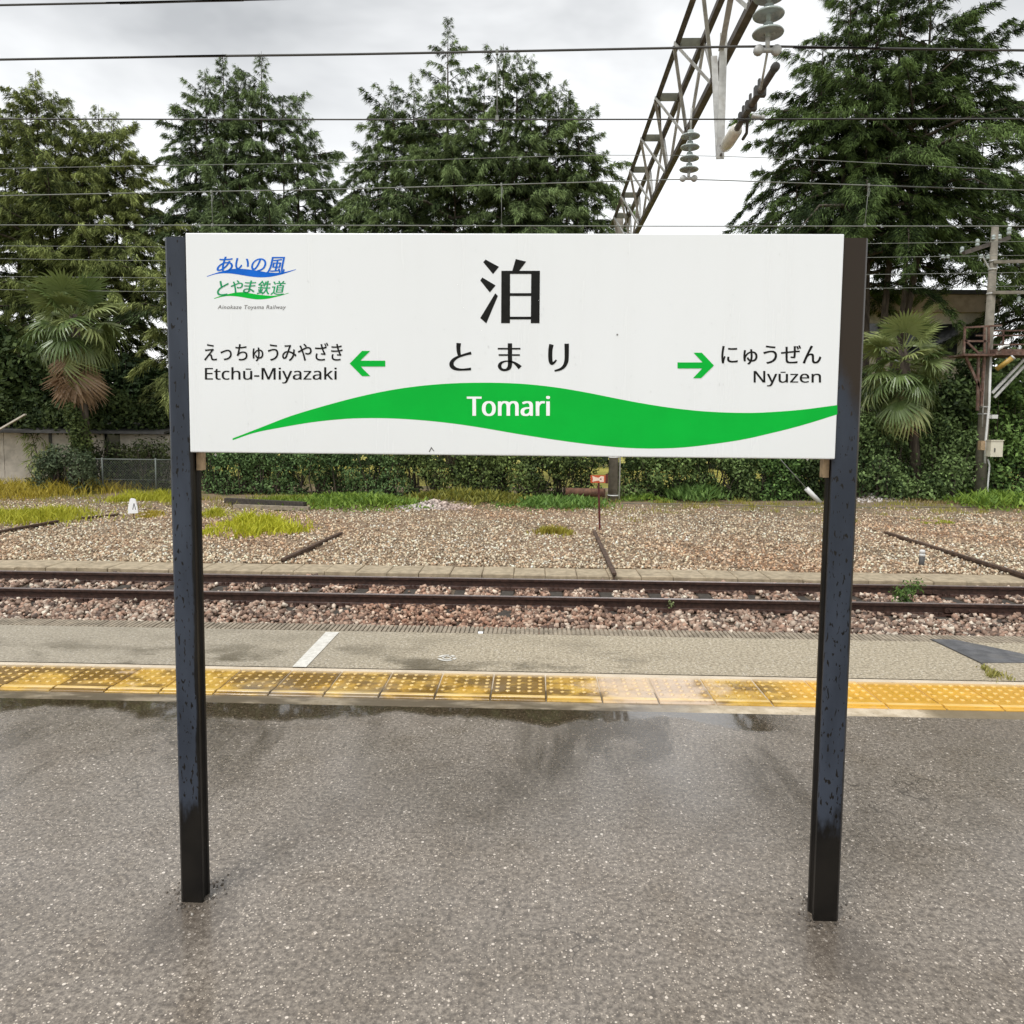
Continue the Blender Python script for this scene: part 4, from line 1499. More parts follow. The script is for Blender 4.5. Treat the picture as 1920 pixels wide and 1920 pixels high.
# ---------------------------------------------------------------- broad leaves
def leafcloud(name, blobs, n, size, dark, light, seed, parent=None, shell=.55, droop=.2, mat='leaf', loc=None, ratio=.55):
    """leaves spread through a set of ellipsoids (centre, radii); each leaf a folded pair of triangles"""
    rg = np.random.default_rng(seed)
    vol = np.array([r[0] * r[1] + r[0] * r[2] + r[1] * r[2] for c, r in blobs])
    idx = rg.choice(len(blobs), n, p=vol / vol.sum())
    cen = np.array([c for c, r in blobs])[idx]
    rad = np.array([r for c, r in blobs])[idx]
    v = rg.normal(size=(n, 3))
    v /= np.linalg.norm(v, axis=1, keepdims=True)
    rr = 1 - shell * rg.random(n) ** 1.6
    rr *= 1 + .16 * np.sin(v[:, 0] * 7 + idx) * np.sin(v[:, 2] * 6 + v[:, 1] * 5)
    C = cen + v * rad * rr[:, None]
    nrm = v * .75 + rg.normal(0, .5, (n, 3))
    nrm[:, 2] += .35
    nrm /= np.linalg.norm(nrm, axis=1, keepdims=True)
    a = np.cross(nrm, rg.normal(size=(n, 3)))
    a[:, 2] -= droop
    a /= np.linalg.norm(a, axis=1, keepdims=True) + 1e-6
    b_ = np.cross(nrm, a)
    s = size * rg.uniform(.6, 1.35, n)[:, None]
    V_ = np.stack([C - a * s, C - b_ * s * ratio + nrm * s * .12, C + a * s, C + b_ * s * ratio + nrm * s * .12], 1).reshape(-1, 3)
    i = np.arange(n)[:, None] * 4
    Fq = np.concatenate([i + np.array([[0, 1, 2]]), i + np.array([[0, 2, 3]])], 0)
    ph = rg.uniform(0, 6, 3)
    pn = np.sin(C[:, 0] * 1.9 + ph[0] + C[:, 2]) * np.sin(C[:, 2] * 2.7 + ph[1] + C[:, 0] * .6) + .5 * np.sin(C[:, 0] * 4.7 + C[:, 2] * 3.9 + ph[2])
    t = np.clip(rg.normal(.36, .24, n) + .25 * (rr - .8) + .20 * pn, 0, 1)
    V_ = V_.reshape(n, 4, 3)
    V_[pn < -.95] = V_[pn < -.95] * .25 + C[pn < -.95][:, None] * .75
    V_ = V_.reshape(-1, 3)
    return npmesh(name, V_, Fq, M[mat], parent, np.repeat(mixcol(dark, light, t), 4, 0), loc=loc)


def twigs(parent, blobs, n, seed, r=.018):
    rg = random.Random(seed)
    q_ = MB()
    for k in range(n):
        c, rad = blobs[rg.randrange(len(blobs))]
        zf = ZB - .05
        p0 = (c[0] + rg.uniform(-.25, .25) * rad[0], c[1] + rg.uniform(-.2, .2) * rad[1], zf)
        p2 = (c[0] + rg.uniform(-.75, .75) * rad[0], c[1] + rg.uniform(-.7, .7) * rad[1], c[2] + rg.uniform(-.2, .75) * rad[2])
        p1 = tuple((p0[i] * .5 + p2[i] * .5) + rg.uniform(-.12, .12) for i in range(3))
        q_.tube([p0, p1, p2], r * 1.6, 5, r * .4, cap=False)
    return q_.build('stem', M['bark'], parent)


def bush(name, label, cat, blobs, n, size, dark, light, seed, group=None, ntw=None, droop=.2, ratio=.55):
    c = np.mean([b_[0] for b_ in blobs], axis=0)
    root = thing(name, (c[0], c[1], ZB), label, cat, group)
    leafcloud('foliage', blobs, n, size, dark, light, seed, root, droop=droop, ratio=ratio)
    twigs(root, blobs, ntw or 8 + 4 * len(blobs), seed)
    return root


def row(px0, px1, y, ztop, step, rad, seed, zj=.2, z0=ZB):
    """overlapping ellipsoids along a hedge between two surveyed pixels"""
    rg = random.Random(seed)
    X0, X1 = at(px0, 860, y)[0], at(px1, 860, y)[0]
    out = []
    x = X0 + rad * .5
    while x < X1 - rad * .3:
        zt = ztop + rg.uniform(-zj, zj)
        for zz in np.arange(z0 + rad * .45, zt - rad * .45, rad * .75):
            out.append(((x + rg.uniform(-.2, .2), y + rg.uniform(-.2, .3), float(zz)), (rad * rg.uniform(.6, 1.25), rad * rg.uniform(.6, 1.1), rad * rg.uniform(.5, .95))))
        out.append(((x, y, zt - rad * .6), (rad, rad * .8, rad * .7)))
        x += step * rg.uniform(.7, 1.2)
    return out


DG, MG, LG = (.026, .052, .017), (.055, .105, .030), (.105, .165, .045)
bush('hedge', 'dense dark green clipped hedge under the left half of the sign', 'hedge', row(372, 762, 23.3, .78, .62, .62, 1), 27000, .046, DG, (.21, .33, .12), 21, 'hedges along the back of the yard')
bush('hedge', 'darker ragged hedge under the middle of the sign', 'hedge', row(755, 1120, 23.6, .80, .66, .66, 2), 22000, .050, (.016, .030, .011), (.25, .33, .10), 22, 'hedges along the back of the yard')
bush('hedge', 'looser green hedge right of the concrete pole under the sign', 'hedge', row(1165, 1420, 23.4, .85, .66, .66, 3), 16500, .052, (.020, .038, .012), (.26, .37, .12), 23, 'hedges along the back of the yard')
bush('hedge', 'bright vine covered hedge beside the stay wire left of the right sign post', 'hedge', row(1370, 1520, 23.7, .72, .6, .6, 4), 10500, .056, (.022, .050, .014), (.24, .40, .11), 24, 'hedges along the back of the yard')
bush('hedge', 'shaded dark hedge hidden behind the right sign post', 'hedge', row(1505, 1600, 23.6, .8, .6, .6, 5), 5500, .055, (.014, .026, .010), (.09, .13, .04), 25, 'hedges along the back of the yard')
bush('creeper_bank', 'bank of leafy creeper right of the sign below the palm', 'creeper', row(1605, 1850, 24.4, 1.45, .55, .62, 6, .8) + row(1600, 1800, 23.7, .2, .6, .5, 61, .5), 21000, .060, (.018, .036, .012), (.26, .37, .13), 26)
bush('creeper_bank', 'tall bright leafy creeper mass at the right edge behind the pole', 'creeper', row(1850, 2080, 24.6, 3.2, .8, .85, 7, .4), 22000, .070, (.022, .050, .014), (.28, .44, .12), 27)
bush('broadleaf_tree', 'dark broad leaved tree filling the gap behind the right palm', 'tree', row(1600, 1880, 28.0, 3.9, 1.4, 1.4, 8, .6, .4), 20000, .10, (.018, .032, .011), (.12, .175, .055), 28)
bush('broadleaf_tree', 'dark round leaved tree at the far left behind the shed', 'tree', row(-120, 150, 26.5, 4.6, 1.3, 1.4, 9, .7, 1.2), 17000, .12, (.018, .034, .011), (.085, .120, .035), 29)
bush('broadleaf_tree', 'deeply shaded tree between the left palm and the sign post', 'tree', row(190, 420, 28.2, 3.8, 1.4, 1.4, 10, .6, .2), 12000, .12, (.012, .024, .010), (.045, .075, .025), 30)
tag(leafcloud('distant_wood', row(-500, 2400, 46.0, 4.2, 2.6, 2.4, 31, 1.2, -1.0), 15000, .34, (.014, .026, .010), (.055, .085, .028), 31), 'far low belt of dark woodland behind the cedars', 'woodland', kind='stuff')
bush('shrub', 'grey green shrub smothering the left end of the wire fence', 'shrub', row(78, 178, 22.7, .60, .5, .5, 32, .15), 6200, .045, (.040, .060, .030), (.16, .20, .11), 32)
bush('shrub', 'dark ivy clump standing close behind the wire fence', 'shrub', row(180, 335, 24.3, .75, .5, .5, 33, .2), 5200, .05, (.022, .034, .014), (.12, .14, .05), 33)
bush('creeper_bank', 'dark creeper spilling over the roof of the beige shed', 'creeper', row(-60, 330, 25.2, 2.3, .7, .7, 34, .35, 1.15), 9000, .075, (.018, .032, .010), (.085, .115, .035), 34, ntw=4)


# ---------------------------------------------------------------- fan palms
def fan_leaf_mesh(name, nleaf, spread, rad, droop, mat, seed, petiole):
    """palm leaf along +X: stalk then a fan of narrow folded leaflets, tips bending down"""
    rg = random.Random(seed)
    V_, F_, C_ = [], [], []
    for k in range(nleaf):
        a = (k / (nleaf - 1) - .5) * spread
        L_ = rad * (.80 + .25 * math.cos(a * .8)) * rg.uniform(.88, 1.06)
        w = .021 + .012 * math.cos(a * .7)
        dirx, diry = math.cos(a), math.sin(a)
        b0 = len(V_)
        dd = droop * rg.uniform(.6, 1.5)
        split = rg.uniform(-.02, .02)
        for t, wf in ((.0, .25), (.42, 1.0), (.78, .62), (1.0, .04)):
            r = t * L_
            z = -dd * L_ * max(0, t - .35) ** 1.8 - .10 * L_ * (a / spread * 2) ** 2 * t + split * t
            cx2, cy2 = petiole + dirx * r, diry * r
            fold = .35 * w * wf
            V_ += [(cx2 + diry * w * wf, cy2 - dirx * w * wf, z + fold), (cx2, cy2, z), (cx2 - diry * w * wf, cy2 + dirx * w * wf, z + fold)]
        for i in range(3):
            q = b0 + 3 * i
            F_ += [(q, q + 1, q + 4), (q, q + 4, q + 3), (q + 1, q + 2, q + 5), (q + 1, q + 5, q + 4)]
    b0 = len(V_)
    for x_, w_ in ((0, .02), (petiole, .010)):
        V_ += [(x_, -w_, .012), (x_, w_, .012), (x_, 0, -.012)]
    for i in range(3):
        j = (i + 1) % 3
        F_ += [(b0 + i, b0 + j, b0 + 3 + j), (b0 + i, b0 + 3 + j, b0 + 3 + i)]
    me = bpy.data.meshes.new(name)
    me.from_pydata(V_, [], F_)
    me.materials.append(mat)
    me.update()
    return me


def palm_mat(name, a, b_):
    g = NT(name)
    r = g.n('ObjectInfo').outputs['Random']
    c = g.mix(r, a, b_)
    g.set(Base_Color=c, Roughness=.33)
    tr_ = g.n('BsdfTranslucent', {'Color': c})
    ms = g.n('MixShader', {0: .15})
    g.t.links.new(g.b.outputs[0], ms.inputs[1])
    g.t.links.new(tr_.outputs[0], ms.inputs[2])
    g.t.links.new(ms.outputs[0], g.t.nodes['Material Output'].inputs[0])
    return g.m


M['frond'] = palm_mat('palm_frond', (.11, .165, .052), (.29, .33, .125))
M['deadfrond'] = palm_mat('dead_frond', (.23, .145, .085), (.40, .28, .175))
FR = [fan_leaf_mesh('frond', 30, 4.0, .66, dr, M['frond'], 40 + i, pet) for i, (dr, pet) in enumerate(((.55, .60), (1.0, .62), (1.5, .52)))]
FD = [fan_leaf_mesh('dead_frond', 18, 2.0, .62, 1.2, M['deadfrond'], 50 + i, .25) for i in range(2)]


def palm(label, px, py, y, nfr, ndead, seed, el_lo, el_hi, sc, trunk_r, drop=.75):
    rg = random.Random(seed)
    c = at(px, py, y)
    foot = at(px + 30, 905, y)
    root = thing('fan_palm', (foot[0], y, ZB), label, 'palm', 'fan palms at the back of the yard')
    tk = MB().tube([(foot[0], y, ZB), (foot[0] * .6 + c[0] * .4, y, (ZB + c[2]) / 2), (c[0], y, c[2])], trunk_r * 1.25, 12, trunk_r)
    tk.build('trunk', M['bark'], root)
    org = worigin(root)

    def leaf(mes, az, el, s, dz, name):
        o_ = bpy.data.objects.new(name, mes)
        COL.objects.link(o_)
        o_.parent = root
        o_.location = (c[0] - org[0] + .08 * math.cos(az), .08 * math.sin(az), c[2] - org[2] + dz)
        o_.rotation_euler = (rg.uniform(-.6, .6), -el, az)
        o_.scale = (s, s, s)
    for k in range(nfr):
        f_ = k / (nfr - 1)
        el = math.radians(el_hi + (el_lo - el_hi) * f_ ** .8 + rg.uniform(-14, 14))
        leaf(FR[min(2, int(f_ * 2.6))], k * 2.4 + rg.uniform(-.3, .3), el, sc * rg.uniform(.70, 1.12), -drop * f_ ** 1.3 + rg.uniform(-.12, .12), 'frond')
    for k in range(ndead):
        leaf(FD[k % 2], k * 2.4 + rg.uniform(-.4, .4), math.radians(-74 + rg.uniform(-9, 20)), sc * rg.uniform(.9, 1.35), -.85 - .85 * rg.random(), 'dead_frond')
    return root, c, foot


pr, pc, pf = palm('fan palm with brown dead fronds hanging at its neck, left of the sign', 138, 590, 23.9, 44, 30, 61, -62, 66, 1.34, .13)
bl = [((pf[0] * (1 - t) + pc[0] * t, 23.8, ZB + .3 + t * 2.6), (.36, .34, .42)) for t in np.linspace(0, .95, 8)]
leafcloud('ivy', bl, 4200, .055, (.030, .050, .016), (.150, .185, .055), 62, pr, shell=.4)
palm('shaggy green fan palm right of the sign without a clear trunk', 1693, 655, 24.2, 56, 6, 63, -68, 64, 1.24, .13, 1.55)


# ---------------------------------------------------------------- weeds (countless blades: stuff)
def grass(name, label, px, pn, pf_, hw, h, n, c1, c2, seed, broad=False, kind='stuff', z=-.87):
    rg = np.random.default_rng(seed)
    a, b_ = on(px, pn, z), on(px, pf_, z)
    yc, ry_ = (a[1] + b_[1]) / 2, max(.12, (b_[1] - a[1]) / 2)
    xc = (a[0] + b_[0]) / 2
    rx = hw / F * yc
    ncl = max(5, int(n / 170))
    cc = rg.normal(size=(ncl, 2)) * .50
    cs = rg.uniform(.10, .26, ncl)
    ch_ = rg.uniform(.45, 1.15, ncl)
    ci = rg.integers(0, ncl, n)
    v = cc[ci] + rg.normal(size=(n, 2)) * cs[ci][:, None] * np.where(rg.random(n) < .16, 3.2, 1.0)[:, None]
    m_ = (v ** 2).sum(1) < 2.0
    ci = ci[m_]
    v = v[m_]
    n = len(v)
    X, Y = xc + v[:, 0] * rx, yc + v[:, 1] * ry_
    Z = zyard(X, Y) if z < -.5 else np.full(n, .0)
    fall = np.exp(-(v ** 2).sum(1) * .7)
    hh = h * (.35 + .65 * fall) * ch_[ci] * rg.uniform(.45, 1.2, n)
    lean = rg.normal(0, .45, (n, 2)) * hh[:, None]
    ang = rg.uniform(0, 6.28, n)
    w = (.011 if not broad else .030) * rg.uniform(.6, 1.4, n)
    if z > -.5:
        w *= .35
    s = np.stack([np.cos(ang) * w, np.sin(ang) * w, np.zeros(n)], 1)
    B0 = np.stack([X, Y, Z], 1)
    mid = B0 + np.stack([lean[:, 0] * .35, lean[:, 1] * .35, hh * .6], 1)
    tip = B0 + np.stack([lean[:, 0], lean[:, 1], hh], 1)
    if broad:
        B0 = B0 + np.stack([lean[:, 0] * .2, lean[:, 1] * .2, hh * .45], 1)
    V_ = np.stack([B0 - s * .7, B0 + s * .7, mid - s, mid + s, tip], 1).reshape(-1, 3)
    i = np.arange(n)[:, None] * 5
    Fq = np.concatenate([i + np.array([[0, 1, 3]]), i + np.array([[0, 3, 2]]), i + np.array([[2, 3, 4]])], 0)
    t = np.clip(rg.normal(.5, .28, n), 0, 1)
    return tag(npmesh(name, V_, Fq, M['grass'], None, np.repeat(mixcol(c1, c2, t), 5, 0), loc=(xc, yc, z)), label, 'grass', kind=kind)


YG1, YG2 = (.30, .32, .025), (.58, .56, .06)
GG1, GG2 = (.09, .17, .026), (.28, .40, .06)
OG1, OG2 = (.28, .22, .03), (.56, .45, .06)
grass('grass_patch', 'yellow green grass strip at the left edge above the half buried rail', 52, 988, 958, 150, .28, 3600, YG1, YG2, 71)
grass('grass_patch', 'golden yellow weeds in front of the beige shed', 70, 938, 915, 165, .52, 4600, OG1, OG2, 72)
grass('grass_patch', 'bright yellow green clump standing alone on the gravel right of the left post', 487, 1006, 978, 80, .36, 2600, (.36, .39, .02), (.66, .64, .06), 73)
grass('grass_patch', 'small low yellowish clump touching the left sign post', 398, 975, 960, 42, .20, 900, YG1, YG2, 74)
grass('grass_patch', 'bright grass at the foot of the wire fence left of the sign', 282, 945, 930, 75, .30, 2200, YG1, YG2, 75)
grass('grass_patch', 'sparse yellow tufts round the white marker plate', 262, 972, 962, 50, .14, 700, OG1, OG2, 76)
grass('weed_patch', 'green leafy weeds along the hedge foot under the sign, left part', 665, 958, 936, 135, .30, 4200, GG1, GG2, 77, True)
grass('grass_patch', 'lime grass behind the pile of old timbers', 530, 952, 938, 95, .26, 2600, (.13, .18, .02), (.32, .38, .05), 78)
grass('weed_patch', 'mixed yellowing weeds beside the stone heap under the sign', 880, 950, 928, 90, .34, 2600, (.09, .11, .022), (.32, .30, .05), 79, True)
grass('weed_patch', 'deep green weeds left of the red stake', 1045, 960, 938, 90, .30, 3400, (.07, .15, .03), (.22, .36, .075), 80, True)
grass('grass_patch', 'small dry yellow tuft in the open gravel left of the red stake', 1036, 1008, 995, 36, .20, 800, OG1, (.40, .38, .06), 81)
grass('grass_patch', 'tiny lime tuft on the gravel above the long buried rail at right', 1757, 985, 977, 28, .07, 350, YG1, (.36, .40, .04), 82)
grass('weed_patch', 'green weeds at the right edge in front of the pole', 1890, 968, 932, 105, .42, 3600, GG1, GG2, 83, True)
grass('weed_patch', 'round leafy weed mound right of the concrete pole', 1300, 944, 930, 52, .55, 2200, (.06, .13, .03), (.20, .32, .075), 84, True)
grass('weed_patch', 'low weeds at the foot of the pole under the sign', 1205, 945, 932, 52, .24, 1100, GG1, GG2, 85, True)
grass('grass_patch', 'straw coloured dry grass under the creeper right of the sign', 1720, 946, 932, 130, .22, 2600, (.20, .15, .06), (.38, .30, .13), 86)
grass('grass_tuft', 'small tuft growing in the joint behind the tactile strip at right', 1857, 1268, 1262, 24, .05, 160, (.20, .21, .05), (.42, .38, .12), 87, z=0.0)
rg_ = np.random.default_rng(97)
for nm, lab, n_t, c1_, c2_ in (('sparse_weeds', 'sparse yellowing grass blades scattered over the back of the gravel yard', 230, (.24, .22, .04), (.46, .42, .09)),):
    tx, ty = rg_.uniform(-16, 17, n_t), 22.6 - np.abs(rg_.normal(0, 1.9, n_t))
    k_ = 22
    X = np.repeat(tx, k_) + rg_.normal(0, .10, n_t * k_) * np.repeat(rg_.uniform(.5, 2.6, n_t), k_)
    Y = np.repeat(ty, k_) + rg_.normal(0, .08, n_t * k_)
    hh_ = np.repeat(rg_.uniform(.05, .20, n_t), k_) * rg_.uniform(.5, 1.2, n_t * k_)
    Z = zyard(X, Y)
    a_ = rg_.uniform(0, 6.28, len(X))
    s_ = np.stack([np.cos(a_), np.sin(a_), 0 * a_], 1) * .011
    B_ = np.stack([X, Y, Z], 1)
    T_ = B_ + np.stack([rg_.normal(0, .4, len(X)) * hh_, rg_.normal(0, .4, len(X)) * hh_, hh_], 1)
    tag(npmesh(nm, np.stack([B_ - s_, B_ + s_, T_], 1).reshape(-1, 3), np.arange(len(X) * 3).reshape(-1, 3), M['grass'], None,
               np.repeat(mixcol(c1_, c2_, rg_.random(len(X))), 3, 0)), lab, 'grass', kind='stuff')
c = on(1692, 1138, -.92)
w_ = thing('track_weed', c, 'leafy green weed growing against the near rail right of the sign', 'weed')
bl = [((c[0], c[1] - .06, -.80), (.16, .12, .14)), ((c[0] + .10, c[1], -.66), (.15, .12, .12)), ((c[0] - .08, c[1] - .06, -.72), (.12, .12, .12)), ((c[0] + .18, c[1], -.60), (.10, .09, .09))]
leafcloud('foliage', bl, 420, .026, (.06, .12, .03), (.22, .33, .08), 88, w_, shell=.9, ratio=.4)
q = MB()
for k in range(7):
    e = bl[k % 4][0]
    q.tube([(c[0] + random.uniform(-.05, .05), c[1], -.95), (e[0] + random.uniform(-.1, .1), e[1] + random.uniform(-.05, .05), e[2] + random.uniform(0, .12))], .005, 5, .002, cap=False)
q.build('stem', M['bark'], w_)
c = on(1258, 1142, -.93)
w_ = thing('track_weed', c, 'tiny pale seedling beside the near rail under the sign', 'weed')
leafcloud('foliage', [((c[0], c[1], -.86), (.05, .05, .07))], 26, .022, (.20, .25, .10), (.45, .5, .25), 89, w_, shell=.9)


def sticks(label, px, py, w, n, seed, colr):
    rg = random.Random(seed)
    c_ = on(px, py, -.85)
    q_ = MB()
    for k in range(n):
        x, y_ = c_[0] + rg.uniform(-w, w), c_[1] + rg.uniform(-.25, .35)
        a = rg.uniform(-.5, .5)
        l_ = rg.uniform(.25, .7)
        z0 = -.84 + rg.uniform(0, .16)
        z1 = z0 + rg.uniform(-.12, .2)
        q_.tube([(x - l_ * math.cos(a), y_ - l_ * math.sin(a) * .5, z0), (x, y_, max(z0, z1) + rg.uniform(0, .06)), (x + l_ * math.cos(a) * .8, y_ + l_ * math.sin(a) * .5, z1)], rg.uniform(.008, .018), 5, .005, cap=False)
    return tag(q_.build('brushwood', colr, None, tuple(c_)), label, 'brushwood', kind='stuff')


M['twig'] = plain('dead_twigs', (.115, .070, .042), .9, .35, 9)
M['twigpale'] = plain('pale_dead_twigs', (.34, .26, .17), .9, .3, 9)
sticks('brown heap of dead twigs below the hedge left of the right post', 1385, 930, 1.0, 130, 91, M['twig'])
sticks('pale dry sticks lying below the creeper right of the sign', 1715, 930, 1.1, 46, 92, M['twigpale'])
sticks('brown dead twigs at the hedge corner right of the left post', 402, 918, .5, 70, 93, M['twig'])


# ================================================================= OBJECTS IN THE YARD
def oldrail(label, a, b_, ya_z=-.795, name='buried_rail'):
    A, B = on(*a, ya_z), on(*b_, ya_z)
    q_ = MB()
    d_ = (B - A) / np.linalg.norm(B - A)
    s_ = np.array([-d_[1], d_[0], 0])
    prof_ = [(-.034, 0), (.034, 0), (.034, -.04), (.010, -.055), (.010, -.13), (-.010, -.13), (-.010, -.055), (-.034, -.04)]
    vs_ = [tuple(E_ + s_ * u_ + np.array([0, 0, 1]) * w2_) for E_ in (A, B) for u_, w2_ in prof_]
    n_ = len(prof_)
    q_._add(vs_, [(i, i + n_, (i + 1) % n_ + n_, (i + 1) % n_) for i in range(n_)])
    for off in (0, n_):
        q_._add([vs_[off + i] for i in (0, 1, 2, 7)], [(0, 1, 2, 3)])
        q_._add([vs_[off + i] for i in (3, 4, 5, 6)], [(0, 1, 2, 3)])
    return tag(q_.build(name, M['oldrail'], None, tuple(A)), label, 'old rail', 'old rails half buried in the gravel')


oldrail('old rail half buried in gravel at the left edge below the grass', (-60, 1005), (108, 975))
oldrail('faint stub of old rail left of the white marker plate', (150, 970), (224, 963), -.81)
oldrail('slanting old rail in gravel just right of the left post', (530, 1047), (640, 997))
oldrail('old rail pointing at the camera, ending at the trough below the red stake', (1152, 1074), (1114, 994))
oldrail('longest half buried rail, running to the right edge', (1660, 996), (1990, 1097))

c = on(250, 977, -.87)
mk_ = thing('marker_plate', (c[0], c[1], -.87), 'white tapered marker plate with a letter on a short stake, left of the sign', 'marker')
y = c[1]
tl_, tr2, br_, bl_ = at(244, 934, y), at(254, 935, y), at(259, 962, y), at(240, 963, y)
q = MB().prism([(bl_[0], bl_[2]), (br_[0], br_[2]), (br_[0] - .01, br_[2] + .14), (tr2[0], tr2[2] - .02), (tr2[0] - .03, tr2[2]), (tl_[0] + .03, tl_[2]), (tl_[0], tl_[2] - .02), (bl_[0] + .01, bl_[2] + .14)], y - .012, y + .012)
q.build('plate', M['white'], mk_)
MB().tube([(c[0], y + .03, -1.0), (c[0], y + .03, bl_[2] + .2)], .014, 6).build('stake', M['rust'], mk_)
ax0, ay0 = at(252, 950, y)[0], at(252, 950, y)[2]
q = MB()
for p0, p1 in (((-.035, -.07), (0, .08)), ((.035, -.07), (0, .08)), ((-.022, -.02), (.022, -.02))):
    q.bar((ax0 + p0[0], y - .014, ay0 + p0[1]), (ax0 + p1[0], y - .014, ay0 + p1[1]), .003, .012, (1, 0, 0))
q.build('letter', M['black'], mk_)

c = on(1125, 993, -.87)
st_ = thing('reflector_stake', (c[0], c[1], -.87), 'dark red stake with an orange and white reflector in front of the hedge', 'marker')
y = c[1]
t_ = at(1122, 903, y)
MB().angle((c[0], y, -1.0), (t_[0], y, t_[2] + .04), .045, .008, (0, 1, 0)).build('stake', M['redrust'], st_)
a0, a1 = at(1107, 905, y), at(1135, 891, y)
MB().box((a0[0], y - .035, a0[2]), (a1[0], y - .030, a1[2])).build('board', M['orange'], st_)
W_, H_ = a1[0] - a0[0], a1[2] - a0[2]
q = MB()
pol = [(.12, .12), (.30, .22), (.55, .30), (.66, .10), (.90, .14), (.90, .86), (.70, .90), (.55, .66), (.35, .74), (.10, .92), (.16, .5)]
q.prism([(a0[0] + u_ * W_, a0[2] + v_ * H_) for u_, v_ in pol], y - .038, y - .0352)
q.build('reflective_tape', M['tape'], st_)
MB().box((a0[0] + W_ * .64, y - .0405, a0[2] + H_ * .42), (a0[0] + W_ * .73, y - .0385, a0[2] + H_ * .58)).build('bolt', M['redrust'], st_)
MB().box((a1[0] + .005, y - .03, a0[2] - .01), (a1[0] + .06, y + .03, a1[2] + .03)).build('bracket', M['redrust'], st_)

c = on(1727, 1062, -.87)
bp_ = thing('marker_post', (c[0], c[1], -.87), 'short black marker post with a white cap on the gravel right of the sign', 'marker post')
hh = at(1729, 1031, c[1])[2]
MB().tube([(c[0], c[1], -.95), (c[0] + .01, c[1], hh - .11)], .045, 12).build('shaft', M['wire'], bp_)
MB().lathe((c[0] + .01, c[1], hh - .11), (0, 0, 1), [(.047, 0), (.047, .04), (.040, .042), (.040, .055), (.047, .057), (.047, .09), (.035, .11), (.01, .115)], 12).build('cap', M['pvc'], bp_)

for i, (a, b_, w, h_, lab, m_) in enumerate((((424, 941), (572, 949), .16, .14, 'dark upper timber of the old pile behind the left clump', 'sleeper'),
                                             ((440, 949), (580, 954), .15, .10, 'pale grey lower timber lying in front of the old pile', 'coping'),
                                             ((428, 944), (520, 944), .15, .12, 'short dark timber at the back of the old pile', 'sleeper'))):
    A, B = on(*a, -.76 if i != 1 else -.80), on(*b_, -.76 if i != 1 else -.80)
    A[2] = B[2] = -.72 if i == 0 else -.80
    if i == 2:
        A[1] += .25
        B[1] += .25
    tag(MB().bar(A, B, w, h_).build('timber', M[m_], None, tuple(A)), lab, 'timber', 'old timbers lying by the hedge')
A, B = at(1062, 922, 22.3), at(1134, 924, 22.0)
tag(MB().tube([A, B], .125, 14).build('rusty_pipe', M['pipe'], None, tuple(A)), 'rusty brown pipe lying behind the red stake', 'pipe')
A, B = on(1165, 944, -.83), on(1535, 952, -.83)
tag(MB().tube([A, (A + B) / 2 + np.array([0, .1, .03]), B, on(1900, 950, -.83)], .012, 6).build('ground_cable', M['conc'], None, tuple(A)), 'thin pale cable running along the ground from the pole to the right', 'cable')
A = at(1533, 938, 22.3)
gs = thing('stay_wire', A, 'guy wire with a white sleeve anchored left of the right sign post', 'guy wire')
B = at(1512, 916, A[1])
D_ = (B - A) / np.linalg.norm(B - A)
MB().tube([A - D_ * .1, B], .075, 10).build('sleeve', M['pvc'], gs)
MB().tube([B, at(1478, 878, A[1]), at(1400, 790, A[1])], .014, 6).build('cable', M['wirep'], gs)

# chain link fence
YF = 23.2
fx0, fx1 = at(92, 880, YF)[0], at(330, 880, YF)[0]
zt, zb = at(200, 861, YF)[2], -.88
fe = thing('wire_fence', ((fx0 + fx1) / 2, YF, ZB), 'rusting chain link fence between the shed and the left sign post', 'fence')
for px in (105, 192, 292):
    X = at(px, 880, YF)[0]
    MB().tube([(X, YF, -1.0), (X, YF, zt + .05)], .028, 8).build('post', M['fence'], fe)
MB().tube([(fx0, YF, zt), (fx1, YF, zt)], .022, 8).build('rail', M['fence'], fe)
MB().tube([(fx0, YF, (zt + zb) / 2 - .1), (fx1, YF, (zt + zb) / 2 - .1)], .008, 6).build('rail', M['fence'], fe)
q = MB()
hgt = zt - zb
for sgn in (1, -1):
    x = fx0 - hgt
    while x < fx1:
        a, b_ = (x, zb), (x + hgt, zt)
        if a[0] < fx0:
            a = (fx0, zb + (fx0 - x))
        if b_[0] > fx1:
            b_ = (fx1, zt - (x + hgt - fx1))
        if b_[0] > a[0]:
            z0, z1 = a[1], b_[1]
            if sgn < 0:
                z0, z1 = zt + zb - z0, zt + zb - z1
            q.bar((a[0], YF - .004 * sgn, z0), (b_[0], YF - .004 * sgn, z1), .005, .007, (0, 1, 0))
        x += .085
tag(q.build('mesh', M['fence'], fe), kind='stuff')

